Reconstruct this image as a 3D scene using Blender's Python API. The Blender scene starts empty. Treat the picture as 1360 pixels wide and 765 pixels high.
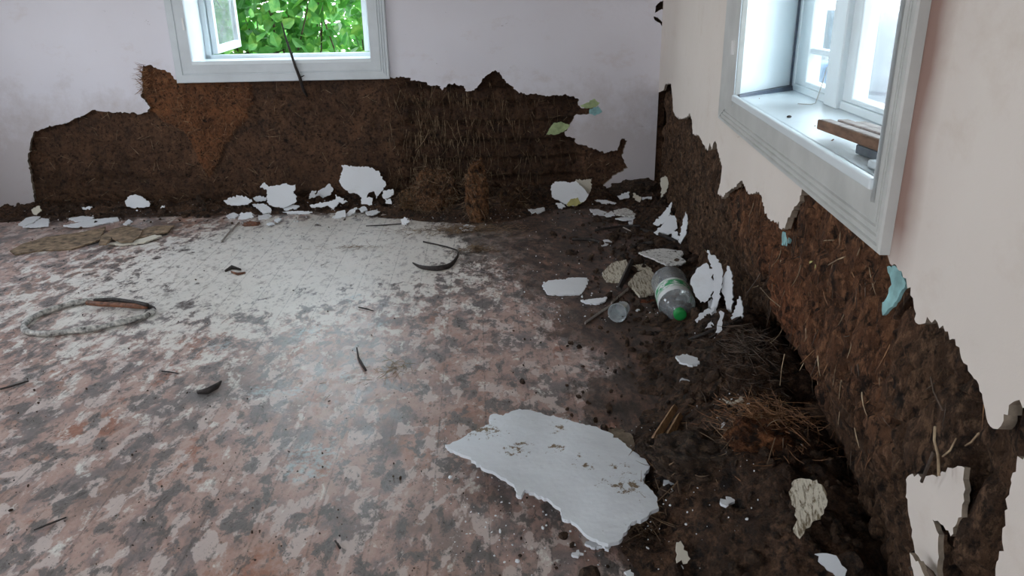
import bpy, bmesh, math, random
import numpy as np
from mathutils import Vector, Matrix, noise, geometry
random.seed(7)
SC = bpy.context.scene
COL = SC.collection
# ------------------------------------------------------------------ camera
F, CX, CY, CAMH = 1000.0, 680.0, 382.5, 1.2
def _n(v): v = np.array(v, float); return v/np.linalg.norm(v)
_Z = _n([-45, 2718, 1000.]); _f = np.array([0, 0, -1.]); _Y = _n(_f-_f.dot(_Z)*_Z); _X = np.cross(_Y, _Z)
RM = np.array([_X, _Y, _Z]); CAM = np.array([0, 0, CAMH])
cd = bpy.data.cameras.new('camera'); cam = bpy.data.objects.new('camera', cd); COL.objects.link(cam)
cam.matrix_world = Matrix.Translation((0, 0, CAMH)) @ Matrix(RM.tolist()).to_4x4()
cd.sensor_width = 36; cd.lens = 36*F/1360; cd.clip_start = .02; cd.clip_end = 200
SC.camera = cam
# ------------------------------------------------------------------ light and exposure
SKY = 4.6
w = bpy.data.worlds.new('sky'); SC.world = w; w.use_nodes = True
wn = w.node_tree.nodes; wl = w.node_tree.links
bgn = wn['Background']; bgn.inputs['Strength'].default_value = SKY
tc = wn.new('ShaderNodeTexCoord'); sx = wn.new('ShaderNodeSeparateXYZ'); cr = wn.new('ShaderNodeValToRGB')
wl.new(tc.outputs['Generated'], sx.inputs[0]); wl.new(sx.outputs['Z'], cr.inputs[0]); wl.new(cr.outputs[0], bgn.inputs['Color'])
cr.color_ramp.elements[0].position = 0.0; cr.color_ramp.elements[0].color = (.91, .95, 1.0, 1)
cr.color_ramp.elements[1].position = 0.8; cr.color_ramp.elements[1].color = (.72, .85, 1.0, 1)
SC.view_settings.view_transform = 'Standard'; SC.view_settings.look = 'None'
SC.view_settings.gamma = 1; SC.view_settings.use_curve_mapping = False
SC.view_settings.exposure = 1.1
SC.cycles.max_bounces = 10; SC.cycles.diffuse_bounces = 6; SC.cycles.transparent_max_bounces = 12
SC.cycles.sample_clamp_indirect = 8
# ------------------------------------------------------------------ projection helpers
UP = np.array([0, 0, 1.])
def ray(x, y): return RM@np.array([x-CX, -(y-CY), -F])
def plane(x, y, p, nn):
    d = ray(x, y); return CAM+d*(((np.array(p)-CAM)@nn)/(d@nn))
def fl(x, y, z=0.): return plane(x, y, [0, 0, z], UP)
K = fl(868, 258); L_ = fl(0, 281)
BD = _n(L_-K); BN = np.array([BD[1], -BD[0], 0])           # back wall: along (to the left), outward normal
_d = ray(785, 8); _d[2] = 0; RD = -_n(_d); RN = np.array([-RD[1], RD[0], 0])  # right wall: along (to the camera), outward
def WB(s, z, d=0.): return K+BD*s+BN*d+UP*z
def WR(s, z, d=0.): return K+RD*s+RN*d+UP*z
def pB(x, y, d=0.): P = plane(x, y, K+BN*d, BN)-K; return (P@BD, P[2])
def pR(x, y, d=0.): P = plane(x, y, K+RN*d, RN)-K; return (P@RD, P[2])
def nz(x, y, z=0.): return noise.noise(Vector((x, y, z)))
def fbm(x, y, z=0., o=4):
    a = 1; t = 0
    for i in range(o): t += a*noise.noise(Vector((x, y, z+i*7.3))); x *= 2.1; y *= 2.1; z *= 2.1; a *= .5
    return t
def sstep(a, b, x):
    t = min(1, max(0, (x-a)/(b-a))); return t*t*(3-2*t)
# ------------------------------------------------------------------ materials
def mat(name):
    m = bpy.data.materials.new(name); m.use_nodes = True
    nt = m.node_tree; return m, nt, nt.nodes['Principled BSDF']
def N(nt, t, **kw):
    n = nt.nodes.new(t)
    for k, v in kw.items():
        if k.startswith('_'): setattr(n, k[1:], v)
        else: n.inputs[k.replace('~', ' ')].default_value = v
    return n
def coords(nt, scale=(1, 1, 1), rot=(0, 0, 0)):
    g = nt.nodes.new('ShaderNodeNewGeometry'); mp = nt.nodes.new('ShaderNodeMapping')
    nt.links.new(g.outputs['Position'], mp.inputs['Vector'])
    mp.inputs['Scale'].default_value = scale; mp.inputs['Rotation'].default_value = rot
    return mp.outputs[0]
def ramp(nt, fac, stops, interp='LINEAR'):
    r = nt.nodes.new('ShaderNodeValToRGB'); r.color_ramp.interpolation = interp
    e = r.color_ramp.elements
    while len(e) < len(stops): e.new(.5)
    for i, (p, c) in enumerate(stops):
        e[i].position = p; e[i].color = (c, c, c, 1) if isinstance(c, (int, float)) else (*c, 1)
    nt.links.new(fac, r.inputs[0]); return r.outputs[0]
def mix(nt, fac, a, b, mode='MIX'):
    m = nt.nodes.new('ShaderNodeMix'); m.data_type = 'RGBA'; m.blend_type = mode
    for v, i in ((fac, 0), (a, 6), (b, 7)):
        if isinstance(v, (int, float)): m.inputs[i].default_value = v
        elif isinstance(v, tuple): m.inputs[i].default_value = (*v, 1)
        else: nt.links.new(v, m.inputs[i])
    return m.outputs[2]
def tex(nt, vec, scale, detail=4, rough=.6, dist=0., kind='ShaderNodeTexNoise'):
    n = nt.nodes.new(kind); n.inputs['Scale'].default_value = scale
    if kind == 'ShaderNodeTexNoise':
        n.inputs['Detail'].default_value = detail; n.inputs['Roughness'].default_value = rough; n.inputs['Distortion'].default_value = dist
    nt.links.new(vec, n.inputs['Vector']); return n.outputs[0]
def bump(nt, b, h, strength=.5, dist=.01, prev=None):
    n = nt.nodes.new('ShaderNodeBump'); n.inputs['Strength'].default_value = strength; n.inputs['Distance'].default_value = dist
    nt.links.new(h, n.inputs['Height'])
    if prev is not None: nt.links.new(prev, n.inputs['Normal'])
    nt.links.new(n.outputs[0], b.inputs['Normal']); return n.outputs[0]
def attr(nt, name):
    a = nt.nodes.new('ShaderNodeAttribute'); a.attribute_name = name; return a
def simple(name, c, rough=.6, var=.15, scale=20, metal=0, bs=.2, bd=.002):
    m, nt, b = mat(name); v = coords(nt)
    t = tex(nt, v, scale, 5)
    d = tuple(x*(1-var*2) for x in c); e = tuple(min(1, x*(1+var)) for x in c)
    nt.links.new(ramp(nt, t, [(.3, d), (.7, e)]), b.inputs['Base Color'])
    b.inputs['Roughness'].default_value = rough; b.inputs['Metallic'].default_value = metal
    bump(nt, b, t, bs, bd); return m

def plaster_mat(name, c1, c2, stain, marks=True, band=None, foot=0):
    m, nt, b = mat(name); v = coords(nt)
    base = mix(nt, ramp(nt, tex(nt, v, 1.3, 3), [(.35, 0.), (.65, 1.)]), c1, c2)
    st = ramp(nt, tex(nt, coords(nt, (1, 1, 1.6)), 4.5, 8, .7), [(.56, 0.), (.75, .38)])
    col = mix(nt, st, base, stain)
    if marks:   # scratches and small chips in the limewash
        sc_ = ramp(nt, tex(nt, coords(nt, (1, 1, 2.2), (0, .5, .3)), 13, 6, .65, 1.0), [(.70, 0.), (.735, .6)])
        col = mix(nt, sc_, col, (.20, .17, .15))
    if band is not None:   # strip of old pinkish wash along the window trim
        dt = nt.nodes.new('ShaderNodeVectorMath'); dt.operation = 'DOT_PRODUCT'; g = nt.nodes.new('ShaderNodeNewGeometry'); nt.links.new(g.outputs['Position'], dt.inputs[0]); dt.inputs[1].default_value = tuple(RD)
        ma = nt.nodes.new('ShaderNodeMath'); ma.operation = 'MULTIPLY_ADD'; nt.links.new(tex(nt, v, 6, 3), ma.inputs[0]); ma.inputs[1].default_value = .05; nt.links.new(dt.outputs['Value'], ma.inputs[2])
        mr = nt.nodes.new('ShaderNodeMapRange'); nt.links.new(ma.outputs[0], mr.inputs[0]); k = float(K@RD)+.025
        mr.inputs[1].default_value = k+3.9; mr.inputs[2].default_value = k+4.3
        sz = nt.nodes.new('ShaderNodeSeparateXYZ'); nt.links.new(g.outputs['Position'], sz.inputs[0])
        mm_ = nt.nodes.new('ShaderNodeMath'); mm_.operation = 'MULTIPLY'; nt.links.new(ramp(nt, mr.outputs[0], [(.0, 0.), (.30, .95), (.40, .9), (.46, .5), (.54, .10), (.8, 0.)]), mm_.inputs[0]); nt.links.new(ramp(nt, sz.outputs['Z'], [(.80, 0.), (.90, 1.)]), mm_.inputs[1])
        col = mix(nt, mm_.outputs[0], col, (.24, .13, .10))
    if foot:   # splashes of dirty water low on the wall
        g = nt.nodes.new('ShaderNodeNewGeometry'); sz = nt.nodes.new('ShaderNodeSeparateXYZ'); nt.links.new(g.outputs['Position'], sz.inputs[0])
        ma = nt.nodes.new('ShaderNodeMath'); ma.operation = 'MULTIPLY_ADD'; nt.links.new(tex(nt, v, 7, 6, .7), ma.inputs[0]); ma.inputs[1].default_value = -.9; nt.links.new(sz.outputs['Z'], ma.inputs[2])
        col = mix(nt, ramp(nt, ma.outputs[0], [(.0, foot), (.35, 0.)]), col, (.38, .30, .25))
    nt.links.new(col, b.inputs['Base Color']); b.inputs['Roughness'].default_value = .82
    h = tex(nt, v, 5, 3); p = bump(nt, b, h, .25, .02)
    bump(nt, b, tex(nt, v, 60, 5, .7), .25, .002, p)
    return m
M = {}
M['plaster_back'] = plaster_mat('plaster_back', (.74, .72, .77), (.77, .76, .82), (.55, .45, .40), foot=.42)
M['plaster_right'] = plaster_mat('plaster_right', (.70, .635, .575), (.74, .68, .625), (.54, .44, .36), False, band=1)
M['plaster_plain'] = plaster_mat('plaster_plain', (.70, .66, .64), (.72, .69, .68), (.55, .48, .42), False)
M['flake'] = plaster_mat('flake', (.84, .87, .90), (.80, .82, .85), (.50, .45, .40), False)
M['flake_back'] = simple('flake_back', (.30, .24, .18), .9, .3, 30)
M['flake_cream'] = plaster_mat('flake_cream', (.66, .62, .52), (.60, .55, .45), (.28, .21, .13), False)
def speck():
    m, nt, b = mat('flake_speckled'); v = coords(nt)
    s = ramp(nt, tex(nt, v, 75, 4, .7), [(.56, 0.), (.61, 1.)])
    nt.links.new(mix(nt, s, (.78, .77, .74), (.10, .08, .06)), b.inputs['Base Color']); b.inputs['Roughness'].default_value = .85
    bump(nt, b, tex(nt, v, 60, 4), .5, .004); return m
M['flake_speckled'] = speck()
def streaky():
    m, nt, b = mat('flake_streaked'); v = coords(nt, (1, 1, 1), (.4, .5, .8))
    s = ramp(nt, tex(nt, coords(nt, (9, 1.4, 3), (.3, .6, .5)), 16, 6, .7, .6), [(.48, 0.), (.6, 1.)])
    nt.links.new(mix(nt, s, (.62, .57, .46), (.16, .12, .07)), b.inputs['Base Color']); b.inputs['Roughness'].default_value = .9
    bump(nt, b, tex(nt, v, 60, 4), .6, .006); return m
M['flake_streaked'] = streaky()
def big_sheet():
    m, nt, b = mat('sheet_plaster'); v = coords(nt)
    a = attr(nt, 'dirt')
    t = tex(nt, v, 42, 6, .75)
    add = nt.nodes.new('ShaderNodeMath'); add.operation = 'MULTIPLY_ADD'
    nt.links.new(a.outputs['Fac'], add.inputs[0]); add.inputs[1].default_value = .20; nt.links.new(t, add.inputs[2])
    s = ramp(nt, add.outputs[0], [(.66, 0.), (.72, 1.)])
    base = mix(nt, ramp(nt, tex(nt, v, 3, 4), [(.35, 0.), (.7, 1.)]), (.78, .82, .86), (.72, .75, .78))
    nt.links.new(mix(nt, s, base, (.22, .16, .10)), b.inputs['Base Color']); b.inputs['Roughness'].default_value = .7
    p = bump(nt, b, tex(nt, v, 6, 4), .35, .02); bump(nt, b, t, .3, .003, p); return m
M['sheet'] = big_sheet()
def mud(name, mult=1.0, wet=.0, aniso=(1, 1, 1), bs=.9, grit=1.):
    m, nt, b = mat(name); v = coords(nt); va = coords(nt, aniso)
    a = attr(nt, 'tint')
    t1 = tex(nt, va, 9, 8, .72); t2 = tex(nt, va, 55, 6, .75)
    k = lambda c: tuple(x*mult for x in c)
    c = ramp(nt, t1, [(.28, k((.040, .026, .018))), (.5, k((.105, .062, .039))), (.72, k((.19, .115, .072)))])
    c = mix(nt, 1.0, c, a.outputs['Color'], 'MULTIPLY')
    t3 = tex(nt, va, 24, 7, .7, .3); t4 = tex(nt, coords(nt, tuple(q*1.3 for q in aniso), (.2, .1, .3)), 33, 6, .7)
    c = mix(nt, ramp(nt, t4, [(.50, 0.), (.60, .75*grit)]), c, mix(nt, 1.0, k((.26, .165, .105)), a.outputs['Color'], 'MULTIPLY'))
    c = mix(nt, ramp(nt, t3, [(.38-.05*(1-grit), .92), (.47-.06*(1-grit), 0.)]), c, k((.014, .009, .007)))  # crevice shade painted near black where the bump dips
    c = mix(nt, ramp(nt, t2, [(.36, .85), (.5, 0.)]), c, k((.012, .008, .006)))  # painted shade again, in the finest pits
    c = mix(nt, ramp(nt, tex(nt, coords(nt, (1, 1, 1), (1, .3, 2)), 130, 3, .8), [(.66, 0.), (.74, .55)]), c, k((.30, .21, .13)))
    nt.links.new(c, b.inputs['Base Color'])
    r = ramp(nt, t1, [(.3, .62-wet*.35), (.7, .95-wet*.2)]); nt.links.new(r, b.inputs['Roughness'])
    b.inputs['Specular IOR Level'].default_value = .25+wet*.3
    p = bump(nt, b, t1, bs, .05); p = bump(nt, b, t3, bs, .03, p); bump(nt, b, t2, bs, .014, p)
    return m
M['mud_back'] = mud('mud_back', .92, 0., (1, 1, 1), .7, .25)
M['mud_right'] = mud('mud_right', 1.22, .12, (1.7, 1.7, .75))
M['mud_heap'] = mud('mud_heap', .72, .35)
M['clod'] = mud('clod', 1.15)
def straw(name, c1, c2):
    m, nt, b = mat(name); v = coords(nt)
    nt.links.new(ramp(nt, tex(nt, v, 38, 3), [(.32, c1), (.68, c2)]), b.inputs['Base Color']); b.inputs['Roughness'].default_value = .75
    return m
M['straw'] = straw('straw', (.07, .042, .024), (.30, .20, .115))
M['straw_pale'] = straw('straw_pale', (.16, .10, .055), (.50, .38, .24))
M['straw_dark'] = straw('straw_dark', (.035, .024, .016), (.15, .10, .07))
M['straw_orange'] = straw('straw_orange', (.11, .045, .018), (.34, .17, .075))
M['trim'] = simple('trim_paint', (.64, .69, .72), .38, .05, 6, bs=.15)
M['trim_right'] = simple('trim_paint_grey', (.55, .56, .54), .42, .07, 9, bs=.2)
M['white_gloss'] = simple('white_gloss', (.76, .83, .86), .3, .03, 5, bs=.08)
M['dark_strip'] = simple('dark_strip', (.08, .10, .14), .4, .2, 30)
M['pinkish'] = simple('pink_wash', (.42, .29, .25), .85, .2, 9)
M['blue_paint'] = simple('blue_paint', (.30, .55, .56), .7, .2, 25)
M['green_paint'] = simple('green_paint', (.42, .52, .26), .7, .2, 25)
M['yellow_paint'] = simple('yellow_paint', (.52, .48, .18), .7, .15, 25)
M['bark'] = simple('bark', (.035, .026, .022), .7, .4, 60, bs=.6)
M['rust'] = simple('rust_brown', (.20, .08, .04), .6, .4, 40, bs=.6, bd=.005)
M['oldboard'] = simple('old_board', (.27, .19, .12), .8, .42, 26, bs=.7, bd=.004)
M['casing'] = simple('grey_casing', (.50, .48, .44), .6, .49, 46, bs=.5)
M['metal'] = simple('dull_metal', (.16, .16, .17), .45, .2, 30, metal=.6)
M['slate'] = simple('slate_block', (.09, .11, .13), .6, .2, 30)
M['lightblock'] = simple('light_block', (.55, .60, .62), .5, .1, 20)
M['cap_green'] = simple('cap_green', (.02, .32, .07), .4, .05, 10)
M['twine'] = simple('twine', (.62, .60, .55), .6, .1, 20)
M['hinge'] = simple('hinge_white', (.80, .80, .78), .4, .05, 10)
def wood(name, c1, c2, sc=(30, 30, 2.5), rot=(0, 0, 0)):
    m, nt, b = mat(name); v = coords(nt, sc, rot); t = tex(nt, v, 2.5, 6, .7, .4)
    nt.links.new(ramp(nt, t, [(.3, c1), (.7, c2)]), b.inputs['Base Color']); b.inputs['Roughness'].default_value = .75
    bump(nt, b, t, .5, .003); return m
M['splinter'] = wood('splinter_wood', (.12, .06, .03), (.42, .25, .12), (40, 5, 30), (0, 0, .4))
M['slat'] = wood('slat_wood', (.22, .18, .165), (.48, .43, .40), (4, 25, 40))
M['slat_edge'] = wood('slat_edge', (.09, .05, .03), (.24, .13, .08), (10, 10, 40))
M['palelath'] = wood('pale_lath', (.28, .24, .21), (.50, .45, .40))
def glassy(name, tint=(1, 1, 1), gl=.06, milk=0., mc=(.8, .85, .88)):
    m, nt, b = mat(name); out = nt.nodes['Material Output']; nt.nodes.remove(b)
    t = nt.nodes.new('ShaderNodeBsdfTransparent'); t.inputs[0].default_value = (*tint, 1)
    g = nt.nodes.new('ShaderNodeBsdfGlossy'); g.inputs['Roughness'].default_value = .05
    fr = nt.nodes.new('ShaderNodeLayerWeight'); fr.inputs[0].default_value = .3
    mm = nt.nodes.new('ShaderNodeMath'); mm.operation = 'MULTIPLY_ADD'; mm.inputs[1].default_value = .5; mm.inputs[2].default_value = gl
    nt.links.new(fr.outputs['Fresnel'], mm.inputs[0])
    s = nt.nodes.new('ShaderNodeMixShader'); nt.links.new(mm.outputs[0], s.inputs[0]); nt.links.new(t.outputs[0], s.inputs[1]); nt.links.new(g.outputs[0], s.inputs[2])
    o = s.outputs[0]
    if milk:
        d = nt.nodes.new('ShaderNodeBsdfDiffuse'); d.inputs[0].default_value = (*mc, 1)
        v = coords(nt); f = ramp(nt, tex(nt, v, 9, 5), [(.3, milk*.4), (.75, min(1., milk*1.6))])
        s2 = nt.nodes.new('ShaderNodeMixShader'); nt.links.new(f, s2.inputs[0]); nt.links.new(o, s2.inputs[1]); nt.links.new(d.outputs[0], s2.inputs[2]); o = s2.outputs[0]
    nt.links.new(o, out.inputs[0]); return m
M['pane'] = glassy('window_glass', (.97, 1, 1), .02, .10)
M['plastic'] = glassy('clear_plastic', (.90, .93, .92), .06, .20)
M['cup'] = glassy('cloudy_plastic', (.9, .92, .92), .05, .40)
def bottle_label():
    m, nt, b = mat('bottle_label'); v = coords(nt)
    s = ramp(nt, tex(nt, coords(nt, (14, 26, 14)), 2.6, 3, .6), [(.45, 0.), (.49, 1.)])
    a = attr(nt, 'band'); mul = nt.nodes.new('ShaderNodeMath'); mul.operation = 'MULTIPLY'
    nt.links.new(s, mul.inputs[0]); nt.links.new(a.outputs['Fac'], mul.inputs[1])
    nt.links.new(mix(nt, mul.outputs[0], (.74, .76, .75), (.03, .36, .13)), b.inputs['Base Color']); b.inputs['Roughness'].default_value = .4
    return m
M['bottle_label'] = bottle_label()
def floor_mat():
    m, nt, b = mat('painted_boards')
    v = coords(nt); ad = lambda n: attr(nt, n).outputs['Fac']
    # worn paint in patches; streaks run across the boards at a slant
    vs = coords(nt, (1.0, .62, 1), (0, 0, .30))
    nsl = tex(nt, coords(nt, (1, .6, 1), (0, 0, .3)), 7, 9, .78, .4)
    n1 = tex(nt, vs, 5.2, 9, .70, .15); n2 = tex(nt, vs, 13, 9, .70, .25); n3 = tex(nt, v, 45, 7, .75); n4 = tex(nt, coords(nt, (1, .55, 1), (0, 0, .55)), 15, 4, .55, .3)
    base = ramp(nt, n1, [(.34, (.17, .155, .15)), (.42, (.25, .20, .19)), (.49, (.44, .29, .245)), (.56, (.50, .36, .31)), (.63, (.36, .165, .11)), (.72, (.25, .13, .09))])
    nbig = tex(nt, v, 1.15, 3, .5); gmul = ramp(nt, nbig, [(.40, 0.), (.60, 1.)])
    base = mix(nt, ramp(nt, tex(nt, vs, 3.1, 8, .72), [(.50, 0.), (.60, .8)]), base, mix(nt, gmul, (.40, .20, .13), (.185, .17, .163)))
    base = mix(nt, ramp(nt, n4, [(.54, 0.), (.57, .9)]), base, (.60, .50, .46))
    base = mix(nt, ramp(nt, n2, [(.43, .92), (.47, 0.)]), base, (.155, .142, .135))
    n5 = tex(nt, coords(nt, (1, .55, 1), (0, 0, .4)), 26, 8, .75, .2)
    base = mix(nt, ramp(nt, n5, [(.40, .8), (.46, 0.)]), base, (.12, .108, .10))
    base = mix(nt, ramp(nt, n5, [(.58, 0.), (.63, .55)]), base, (.52, .41, .37))
    # glare from the back window, painted into the floor colour as a pale zone
    pl = nt.nodes.new('ShaderNodeMath'); pl.operation = 'MULTIPLY_ADD'
    nt.links.new(ad('pale'), pl.inputs[0]); pl.inputs[1].default_value = .30; nt.links.new(n2, pl.inputs[2])
    base = mix(nt, ramp(nt, pl.outputs[0], [(.60, 0.), (.66, .88)]), base, mix(nt, ramp(nt, n5, [(.38, 1.), (.48, 0.)]), (.76, .73, .67), (.40, .36, .33)))
    bl = nt.nodes.new('ShaderNodeMath'); bl.operation = 'MULTIPLY_ADD'
    nt.links.new(ad('blue'), bl.inputs[0]); bl.inputs[1].default_value = .26; nt.links.new(n3, bl.inputs[2])
    base = mix(nt, ramp(nt, bl.outputs[0], [(.70, 0.), (.82, .7)]), base, (.46, .56, .58))
    # silt
    sl = nt.nodes.new('ShaderNodeMath'); sl.operation = 'MULTIPLY_ADD'
    nt.links.new(ad('silt'), sl.inputs[0]); sl.inputs[1].default_value = .62; nt.links.new(nsl, sl.inputs[2])
    sf = ramp(nt, sl.outputs[0], [(.66, 0.), (.72, .75), (.95, .97)])
    silt = ramp(nt, n2, [(.3, (.026, .016, .011)), (.5, (.080, .046, .031)), (.60, (.15, .075, .05)), (.68, (.25, .11, .07))])
    silt = mix(nt, ramp(nt, n5, [(.44, .85), (.52, 0.)]), silt, (.022, .015, .011))
    base = mix(nt, sf, base, silt)
    # board joints run away from the camera side, perpendicular to the back wall
    sep = nt.nodes.new('ShaderNodeSeparateXYZ'); nt.links.new(v, sep.inputs[0])
    wv = nt.nodes.new('ShaderNodeMath'); wv.operation = 'MULTIPLY_ADD'
    nt.links.new(sep.outputs['Y'], wv.inputs[0]); wv.inputs[1].default_value = .0426; nt.links.new(sep.outputs['X'], wv.inputs[2])
    dv = nt.nodes.new('ShaderNodeMath'); dv.operation = 'DIVIDE'; nt.links.new(wv.outputs[0], dv.inputs[0]); dv.inputs[1].default_value = .145
    fr = nt.nodes.new('ShaderNodeMath'); fr.operation = 'FRACT'; nt.links.new(dv.outputs[0], fr.inputs[0])
    ab = nt.nodes.new('ShaderNodeMath'); ab.operation = 'SUBTRACT'; nt.links.new(fr.outputs[0], ab.inputs[0]); ab.inputs[1].default_value = .5
    ab2 = nt.nodes.new('ShaderNodeMath'); ab2.operation = 'ABSOLUTE'; nt.links.new(ab.outputs[0], ab2.inputs[0])
    joint = ramp(nt, ab2.outputs[0], [(.476, 0.), (.492, 1.)])
    jn = nt.nodes.new('ShaderNodeMath'); jn.operation = 'MULTIPLY'; nt.links.new(joint, jn.inputs[0]); nt.links.new(ramp(nt, n3, [(.42, 0.), (.62, .75)]), jn.inputs[1])
    base = mix(nt, jn.outputs[0], base, (.07, .06, .055))
    # crumbs of dirt
    base = mix(nt, ramp(nt, tex(nt, v, 62, 6, .8), [(.34, .85), (.39, 0.)]), base, (.05, .04, .035))
    nt.links.new(base, b.inputs['Base Color'])
    rg = mix(nt, sf, ramp(nt, n2, [(.35, .26), (.65, .46)]), (.62, .62, .62)); nt.links.new(rg, b.inputs['Roughness'])
    b.inputs['Specular IOR Level'].default_value = .5
    p = bump(nt, b, n2, .15, .005); bump(nt, b, n3, .3, .0025, p)
    return m
M['floor'] = floor_mat()
def leaf_mat():
    m, nt, b = mat('leaf_green'); out = nt.nodes['Material Output']
    v = coords(nt); c = ramp(nt, tex(nt, v, 7, 4), [(.3, (.05, .22, .04)), (.5, (.11, .36, .06)), (.72, (.36, .60, .12))])
    nt.links.new(c, b.inputs['Base Color']); b.inputs['Roughness'].default_value = .45
    t = nt.nodes.new('ShaderNodeBsdfTranslucent'); nt.links.new(c, t.inputs[0])
    s = nt.nodes.new('ShaderNodeMixShader'); s.inputs[0].default_value = .4
    nt.links.new(b.outputs[0], s.inputs[1]); nt.links.new(t.outputs[0], s.inputs[2]); nt.links.new(s.outputs[0], out.inputs[0]); return m
M['leaf'] = leaf_mat()
M['ground_out'] = simple('ground_grass', (.22, .20, .12), .9, .4, 6)
M['far_wall'] = simple('far_fence', (.19, .195, .21), .8, .08, 3)
M['tarp'] = simple('pale_tarp', (.165, .16, .185), .6, .08, 4)
M['blue_barrel'] = simple('blue_plastic', (.015, .085, .19), .4, .1, 6)
M['greyblue'] = simple('greyblue_cloth', (.06, .10, .135), .7, .2, 12)
M['whitecloth'] = simple('white_cloth', (.3, .3, .3), .7, .05, 12)
# ------------------------------------------------------------------ mesh helpers
def link(name, me, ms, parent=None, smooth=False):
    o = bpy.data.objects.new(name, me); COL.objects.link(o)
    for x in (ms if isinstance(ms, (list, tuple)) else [ms]): me.materials.append(x)
    if smooth:
        for p in me.polygons: p.use_smooth = True
    if parent is not None: o.parent = parent
    return o
def from_bm(name, bm, ms, parent=None, smooth=False, fixn=True):
    if fixn: bmesh.ops.recalc_face_normals(bm, faces=bm.faces)
    me = bpy.data.meshes.new(name); bm.to_mesh(me); bm.free()
    return link(name, me, ms, parent, smooth)
def tag(o, label=None, cat=None, group=None, kind=None):
    if label: o['label'] = label
    if cat: o['category'] = cat
    if group: o['group'] = group
    if kind: o['kind'] = kind
    return o
def empty(name, loc=(0, 0, 0)):
    o = bpy.data.objects.new(name, None); COL.objects.link(o); o.empty_display_size = .1; return o
def hexa(bm, c8, mi=0):
    """eight corners: bottom ring 0-3, top ring 4-7"""
    vs = [bm.verts.new(tuple(c)) for c in c8]
    for f in ((0, 1, 2, 3), (4, 5, 6, 7), (0, 1, 5, 4), (1, 2, 6, 5), (2, 3, 7, 6), (3, 0, 4, 7)):
        bm.faces.new([vs[i] for i in f]).material_index = mi
def wbox(bm, W, s0, s1, z0, z1, d0, d1, mi=0):
    hexa(bm, [W(s0, z0, d0), W(s1, z0, d0), W(s1, z0, d1), W(s0, z0, d1), W(s0, z1, d0), W(s1, z1, d0), W(s1, z1, d1), W(s0, z1, d1)], mi)
def bevel(o, w=.003, seg=2):
    md = o.modifiers.new('bevel', 'BEVEL'); md.width = w; md.segments = seg; md.limit_method = 'ANGLE'; return o
def tube(bm, pts, rad, n=6, flat=None, mi=0):
    pts = [Vector(tuple(p)) for p in pts]; rs = rad if isinstance(rad, (list, tuple)) else [rad]*len(pts)
    prev = None; rings = []
    for i, p in enumerate(pts):
        t = (pts[min(i+1, len(pts)-1)]-pts[max(i-1, 0)])
        t = t.normalized() if t.length > 1e-9 else Vector((0, 0, 1))
        a = Vector((0, 0, 1)) if abs(t.z) < .9 else Vector((1, 0, 0))
        if prev is not None and (prev-t*prev.dot(t)).length > 1e-4: a = prev-t*prev.dot(t); a.normalize(); u = a
        else: u = (a-t*a.dot(t)).normalized()
        prev = u; v = t.cross(u)
        ring = []
        for k in range(n):
            an = 2*math.pi*k/n; cu, cv = math.cos(an)*rs[i], math.sin(an)*rs[i]
            if flat: cu *= flat[0]; cv *= flat[1]
            ring.append(bm.verts.new(p+u*cu+v*cv))
        rings.append(ring)
    for i in range(len(rings)-1):
        for k in range(n):
            f = bm.faces.new((rings[i][k], rings[i][(k+1) % n], rings[i+1][(k+1) % n], rings[i+1][k])); f.material_index = mi; f.smooth = n > 4
    for r in (rings[0], rings[-1]):
        try: bm.faces.new(r).material_index = mi
        except ValueError: pass
def jag(pts, amp, seg, rnd, closed=True, skip=()):
    """fractal roughening of an outline; edges whose index is in skip stay straight"""
    out = []; n = len(pts)
    for i in range(n if closed else n-1):
        a = np.array(pts[i], float); b = np.array(pts[(i+1) % n], float); d = b-a; ln = np.linalg.norm(d)
        out.append(tuple(a))
        if i in skip or ln < 1e-9: continue
        k = int(min(40, ln/seg))
        if k < 1: continue
        nn = np.array([-d[1], d[0]])/ln; am = min(amp, ln*.22)
        for j in range(1, k+1):
            t = (j+rnd.uniform(-.3, .3))/(k+1)
            out.append(tuple(a+d*t+nn*rnd.gauss(0, am)*math.sin(math.pi*t)**.5))
    if not closed: out.append(tuple(pts[-1]))
    return out
def fill_poly(outline, step=None):
    """triangulate an outline, with interior points on a grid so that it can bend"""
    vs = [Vector(p) for p in outline]; n = len(vs)
    ed = [(i, (i+1) % n) for i in range(n)]
    if step:
        ar = np.array(outline); x0, y0 = ar.min(0); x1, y1 = ar.max(0)
        y = y0+step*.5; r = 0
        while y < y1:
            x = x0+step*(.25+.5*(r % 2))
            while x < x1:
                vs.append(Vector((x+.15*step*nz(x*50, y*50), y+.15*step*nz(x*50, y*50, 9)))); x += step
            y += step*.87; r += 1
    ov, oe, of, _, _, _ = geometry.delaunay_2d_cdt(vs, ed, [], 1, 1e-7)
    return ov, of
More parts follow.
